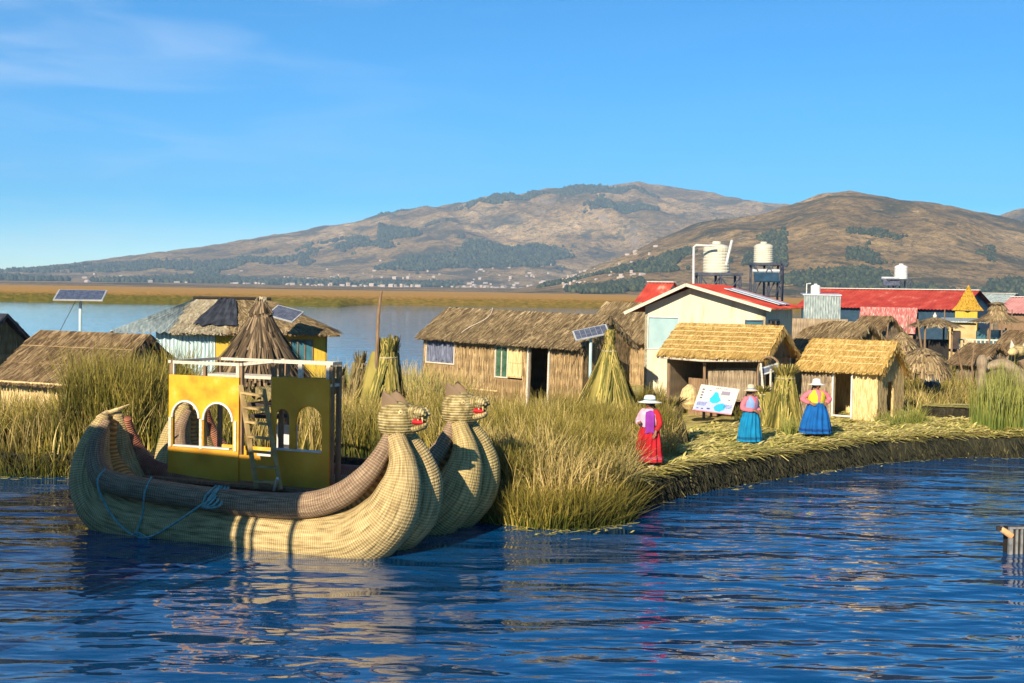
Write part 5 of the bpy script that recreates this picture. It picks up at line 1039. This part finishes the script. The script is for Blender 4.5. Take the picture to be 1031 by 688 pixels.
    if vest:
        b = MB(); n1 = 26; vs = []; zs = [.885, .94, 1.0, 1.06, 1.11, 1.16, 1.20]
        rr = [.170, .178, .188, .188, .175, .14, .085]
        for z, r in zip(zs, rr):
            for k in range(n1 + 1):
                g = -math.pi / 2 + .16 + (2 * math.pi - .32) * k / n1 if z < 1.05 else -math.pi / 2 + .16 + (z - 1.05) * 2.2 + (2 * math.pi - .32 - (z - 1.05) * 4.4) * k / n1
                vs.append((r * math.cos(g) * 1.04, .005 + r * math.sin(g) * .88, z))
        b.add(vs, [(i * (n1 + 1) + k, i * (n1 + 1) + k + 1, (i + 1) * (n1 + 1) + k + 1, (i + 1) * (n1 + 1) + k) for i in range(len(zs) - 1) for k in range(n1)]); b.build('vest', vest, t, True)
    if shawl:
        for nm, g0, g1, z0, z1, m_, rr_ in shawl:
            b = MB(); n1 = 12; n2 = 8; vs = []
            for i in range(n2 + 1):
                for k in range(n1 + 1):
                    u = i / n2; g = g0 + (g1 - g0) * k / n1; z = z0 + (z1 - z0) * u + .02 * math.sin(g * 5); r = rr_ * (1 - .45 * max(0, (z - 1.1) / .12) ** 1.5 if z > 1.1 else 1) + .006 * math.sin(g * 9); vs.append((r * math.cos(g) * 1.1, .01 + r * math.sin(g), z))
            b.add(vs, [(i * (n1 + 1) + k, i * (n1 + 1) + k + 1, (i + 1) * (n1 + 1) + k + 1, (i + 1) * (n1 + 1) + k) for i in range(n2) for k in range(n1)]); b.build(nm, m_, t, True)
    b = MB(); wv = lambda g, z: .06 * math.sin(2 * g + .6) + .02 * math.sin(5 * g)
    b.lathe([(.085, 1.365), (.14, 1.352), (.195, 1.338), (.215, 1.345), (.20, 1.35), (.14, 1.368), (.104, 1.382), (.102, 1.43), (.092, 1.475), (.05, 1.495), (.004, 1.497)], 30, (0, .0, 0), wob=wv); ho = b.build('hat', hat_m, t, True); ho.scale = (hatw, hatw, 1)
    b = MB(); b.lathe([(.106, 1.386), (.107, 1.412)], 30, wob=wv, cap=False); b.build('hat_band', band_m, ho, True)
    for s in (-1, 1): b = MB(); b.tube([(s * .10, .03, .035), (s * .105, -.06, .045), (s * .11, -.16, .03)], [.04, .045, .028], 10, flat=.7); b.build('shoe', m_hair if seed != 1 else m_wood_pale, t, True)
    return t
c_red = cloth('skirt_red', (.32, .006, .012), .35); c_cyan = cloth('skirt_turquoise', (.0, .15, .30)); c_blue = cloth('skirt_blue', (.0, .075, .26)); c_pink = cloth('pink_knit', (.54, .14, .17)); c_lpink = cloth('pale_pink', (.60, .34, .42)); c_purple = cloth('purple', (.18, .02, .22)); c_yel = cloth('vest_yellow', (.46, .42, .02)); c_lblue = cloth('vest_blue', (.16, .26, .46)); c_straw = cloth('hat_straw', (.54, .43, .28), .1); c_wh = cloth('hat_white', (.62, .60, .56), .08); c_redk = cloth('red_cardigan', (.34, .012, .012))
shade_m = {c_red.name: cloth('hem_pink', (.42, .06, .10)), c_cyan.name: cloth('hem_navy', (.0, .07, .17)), c_blue.name: cloth('hem_dark', (.0, .03, .14))}
woman('woman in red skirt and wide white hat at the edge of the island', 653, 470, R(-40), 1.42, .285, .13, c_red, c_lpink, c_redk, c_wh, mat('hat_band_teal', [(0, (.02, .12, .13)), (1, (.05, .2, .2))]),
      {-1: ((-.24, -.02, .96), (-.12, -.20, .92), (-.02, -.27, .94)), 1: ((.235, .0, .93), (.20, -.08, .76), (.19, -.12, .66))},
      shawl=[('shawl', math.pi * .80, math.pi * 1.55, .86, 1.19, c_lpink, .195), ('purple_cloth', -math.pi * .46, -math.pi * .20, .72, 1.17, c_purple, .203)], seed=1, stripe=c_lpink, hatw=1.05, slim=.9, left_sleeve=c_lpink)
woman('woman in turquoise skirt, pale blue vest and straw hat, hands clasped in front', 755, 447, R(38), 1.42, .285, .13, c_cyan, c_pink, c_pink, c_straw, c_lblue,
      {-1: ((-.23, .02, .93), (-.08, -.19, .88), (-.0, -.22, .84)), 1: ((.23, .02, .93), (.08, -.19, .86), (.0, -.23, .83))}, vest=c_lblue, seed=2, slim=.92)
woman('woman in blue skirt, yellow vest and white hat with hands on her hips', 821, 442, R(12), 1.41, .335, .13, c_blue, c_pink, c_pink, c_wh, c_wh,
      {-1: ((-.30, .02, .98), (-.17, -.10, .88), (-.13, -.15, .86)), 1: ((.30, .02, .98), (.17, -.10, .88), (.13, -.15, .86))}, vest=c_yel, seed=3)

# ------------------------------------------------------------------ map board
def board():
    Y = 37.6; P = [at(697, 413, Y), at(736, 418, Y), at(745, 390, Y + .30), at(706, 387, Y + .30)]
    o = P[0].copy(); ex = (P[1] - P[0]); w_ = ex.length; ex.normalize(); ey = (P[3] - P[0]); h_ = ey.length; ey.normalize(); N = ex.cross(ey).normalized()
    if N.y > 0: N = -N
    t = thing('map_board', 'white board with a printed turquoise map leaning on the straw by the stall', 'sign', o)
    q = lambda u, v, k=0: ex * (w_ * u) + ey * (h_ * v) + N * k
    b = MB(); b.prism([q(0, 0), q(1, 0), q(1, 1), q(0, 1)], -N * .03); b.build('board', m_white, t)
    k_ = [.004]
    def blob(name, pts, m): k_[0] += .0015; b = MB(); b.prism([q(u, v, k_[0]) for u, v in pts], N * .001); return b.build(name, m, t)
    def flat(nm, c): return mat(nm, [(0, c), (1, c)])
    blob('map_tint', [(.03, .04), (.97, .04), (.97, .30), (.7, .42), (.4, .45), (.03, .33)], flat('map_lilac', (.32, .36, .58)))
    blob('map_lake', [(.36, .40), (.44, .34), (.56, .38), (.64, .50), (.56, .60), (.50, .76), (.42, .78), (.38, .62), (.33, .50)], flat('map_cyan', (.02, .36, .54)))
    blob('map_lake', [(.50, .20), (.56, .08), (.68, .06), (.78, .16), (.80, .30), (.70, .38), (.60, .34), (.55, .30)], flat('map_cyan2', (.02, .32, .52)))
    blob('map_frame', [(.58, .70), (.80, .70), (.80, .84), (.58, .84)], flat('map_grey', (.22, .20, .26)))
    blob('map_line', [(.60, .50), (.95, .34), (.96, .36), (.61, .53)], flat('map_blue', (.3, .36, .6)))
    dk = flat('map_ink', (.07, .07, .12)); b = MB(); rnd = random.Random(5)
    def mark(u, v, w2, h2): b.prism([q(u, v, .012), q(u + w2, v, .012), q(u + w2, v + h2, .012), q(u, v + h2, .012)], N * .001)
    for v in (.80, .69, .58, .48): mark(.06 + rnd.random() * .02, v, .06, .045)
    for r_ in range(4):
        u = .06
        while u < .27: w2 = rnd.uniform(.015, .04); mark(u, .22 + r_ * .035, w2, .018); u += w2 + .012
    for r_ in range(3):
        u = .74
        while u < .93: w2 = rnd.uniform(.015, .04); mark(u, .22 + r_ * .05, w2, .02); u += w2 + .012
    for k in range(8): mark(.28 + k * .055, .91, .035, .02)
    mark(.26, .80, .05, .025); mark(.80, .52, .06, .03); mark(.34, .10, .08, .05); mark(.2, .08, .05, .04); mark(.08, .09, .05, .03)
    b.build('map_lettering', dk, t)
    blob('map_edge', [(.0, .0), (1, .0), (1, .03), (0, .03)], flat('map_red', (.6, .2, .25)))
board()
t = thing('straw_bale', 'rounded pale bale of straw peeking out left of the map board', 'straw bale', at(694, 412, 38.3)); b = MB(); b.lathe([(.12, 0), (.24, .15), (.26, .35), (.2, .55), (.06, .68)], 16, wob=lambda g, z: .08 * math.sin(3 * g)); b.build('bale', m_wall_pale, t)

# --- far right: another reed boat's prow and a carved post
t = thing('carved_post', 'weathered grey carved post standing by the right reed boat', 'post', (at(988, 400, 46).x, 46, .5))
b = MB(); b.lathe([(.17, 0), (.16, .9), (.14, 1.25), (.16, 1.35), (.19, 1.5), (.17, 1.68), (.10, 1.78), (.03, 1.8)], 14, wob=lambda g, z: .06 * math.sin(3 * g)); b.build('shaft', m_wall_grey, t, True)
b = MB(); b.tube([(.1, -.05, 1.62), (.2, -.1, 1.72), (.26, -.12, 1.64)], [.07, .07, .03], 8); b.build('carved_head', m_wall_grey, t, True)
Yb = 47; o = at(1010, 395, Yb); t = thing('reed_boat', 'grey reed boat prow arching with a puma head at the right border', 'boat', o); q = lambda x, y, d=0: at(x, y, Yb + d) - o
P = spline([tuple(q(990, 374)) + (.10,), tuple(q(1000, 368)) + (.16,), tuple(q(1012, 367)) + (.19,), tuple(q(1022, 375)) + (.22,), tuple(q(1030, 388)) + (.26,), tuple(q(1042, 396)) + (.3,), tuple(q(1075, 398)) + (.3,)])
b = MB(); b.tube([tuple(p[:3]) for p in P], [float(p[3]) for p in P], 16); b.build('hull_bundle', m_wall_grey, t, True)
P = spline([tuple(q(1012, 366, .3)) + (.12,), tuple(q(1020, 360, .3)) + (.14,), tuple(q(1030, 364, .3)) + (.18,), tuple(q(1044, 380, .3)) + (.2,)])
b = MB(); b.tube([tuple(p[:3]) for p in P], [float(p[3]) for p in P], 16); b.build('gunwale', m_gun, t, True)
hc = q(1025, 356); b = MB(); b.lathe([(.1, -.12), (.26, 0), (.28, .14), (.16, .26), (.02, .3)], 16, hc); ho = b.build('head', m_head, t, True)
for dx in (-.2, .2): b = MB(); b.prism([hc + Vector((dx - .09, -.05, .18)), hc + Vector((dx + .09, -.05, .18)), hc + Vector((dx * 1.2, -.02, .45))], (0, .06, 0)); b.build('ear', m_wood_pale, ho)
b = MB(); b.tube([hc + Vector((-.15, -.15, .05)), hc + Vector((-.32, -.25, .06)), hc + Vector((-.42, -.28, .0))], [.15, .13, .06], 10); b.build('snout', m_wall_pale, ho, True)

# --- dark ribbed end of a float at the right border
o = gp(1016, 558, 0.0); t = thing('ribbed_float', 'dark ribbed box end of a float at the right border, in the water', 'float', o, R(6))
b = MB(); b.box((.55, .12, .20), (1.1, .22, .46)); b.build('box', m_dark, t)
b = MB()
for k in range(13): b.box((.03 + k * .085, -.015, .2), (.035, .03, .44))
b.box((.55, -.02, .435), (1.12, .05, .035)); b.box((.0, -.02, .2), (.05, .06, .5)); b.build('ribs', mat('rib_grey', [(0, (.10, .10, .10)), (1, (.24, .24, .23))], ns=9), t)
b = MB(); b.tube([(.02, -.02, .30), (-.1, -.03, .38), (-.19, -.04, .43)], [.055, .05, .045], 10); b.build('handle', mat('orange_wood', [(0, (.5, .22, .08)), (1, (.72, .42, .2))], ns=9), t)
b = MB(); b.lathe([(.05, -.03), (.05, .03)], 10, (-.2, -.04, .435)); b.build('handle_cap', m_dark, t)

# --- unseen boat added out of frame on the left, shaped to shade the reed boat
def shade_boat():
    # cabin up to 3.2 m, solid upper block on the left, thin raised shade screen at the right end
    a = Vector((-13.4, 17.4, 0)); c = Vector((-6.45, 14.0, 0)); d = c - a; rz = math.atan2(d.y, d.x); L_ = d.length
    t = thing('shade_boat', 'unseen white boat added left of the reed boat, out of frame, to shade it', 'boat', a, rz)
    W = -2.4; xs = L_ - 1.3; xw = L_ - 1.55
    b = MB(); b.prism([(-.3, .1, -.2), (L_ + .0, .1, -.2), (L_ + .0, W, -.2), (-.8, W / 2, -.2)], (0, 0, 1.3)); b.build('hull', m_blue_paint, t)
    xc = xs; b = MB(); opening_wall(b, (0, 0, 1.1), (xc, 0, 1.1), 2.75, 2.75, [(.5 + k * 1.1, 1.1 + k * 1.1, .8, 1.8) for k in range(4)], .06); opening_wall(b, (xc, 0, 1.1), (xc, W, 1.1), 2.75, 2.75, [], .06)
    opening_wall(b, (0, W, 1.1), (0, 0, 1.1), 2.75, 2.75, [], .06); opening_wall(b, (xc, W, 1.1), (0, W, 1.1), 2.75, 2.75, [(.4, xc - 1, .6, 1.3)], .06); b.build('cabin', m_white, t)
    b = MB(); b.box((xc / 2, W / 2, 3.9), (xc + .1, 2.6, .06)); b.build('deck', m_wood, t)
    b = MB(); b.box((xs / 2, W / 2, 4.86), (xs, 2.2, 1.9)); b.build('shade_block', m_white, t)
    b = MB(); b.box((xw + .76, -.3, 6.04), (1.52, .4, 2.76)); b.build('shade_screen', m_white, t)
    for x, q_ in ((xw + .5, .10), (xw + .72, .04), (L_ - .1, .05)): b = MB(); b.tube([(x, -.3, 1.1), (x - .08, -.3, 4.9)], q_, 6); b.build('post', m_steel, t)
    b = MB(); b.box((xw + .76, -.09, 6.5), (1.1, .02, .6)); b.build('window', m_glass, t)
shade_boat()

# ------------------------------------------------------------------ haze
hz = bpy.data.materials.new('haze_air'); hz.use_nodes = True; n = hz.node_tree.nodes; n.remove(n['Principled BSDF']); pv = n.new('ShaderNodeVolumePrincipled')
pv.inputs['Color'].default_value = (.50, .72, 1.0, 1); pv.inputs['Density'].default_value = 0.00012; hz.node_tree.links.new(pv.outputs[0], n['Material Output'].inputs['Volume'])
b = MB(); b.box((0, 3650, 298), (13400, 8100, 604)); ho = b.build('haze', hz); ho['kind'] = 'stuff'
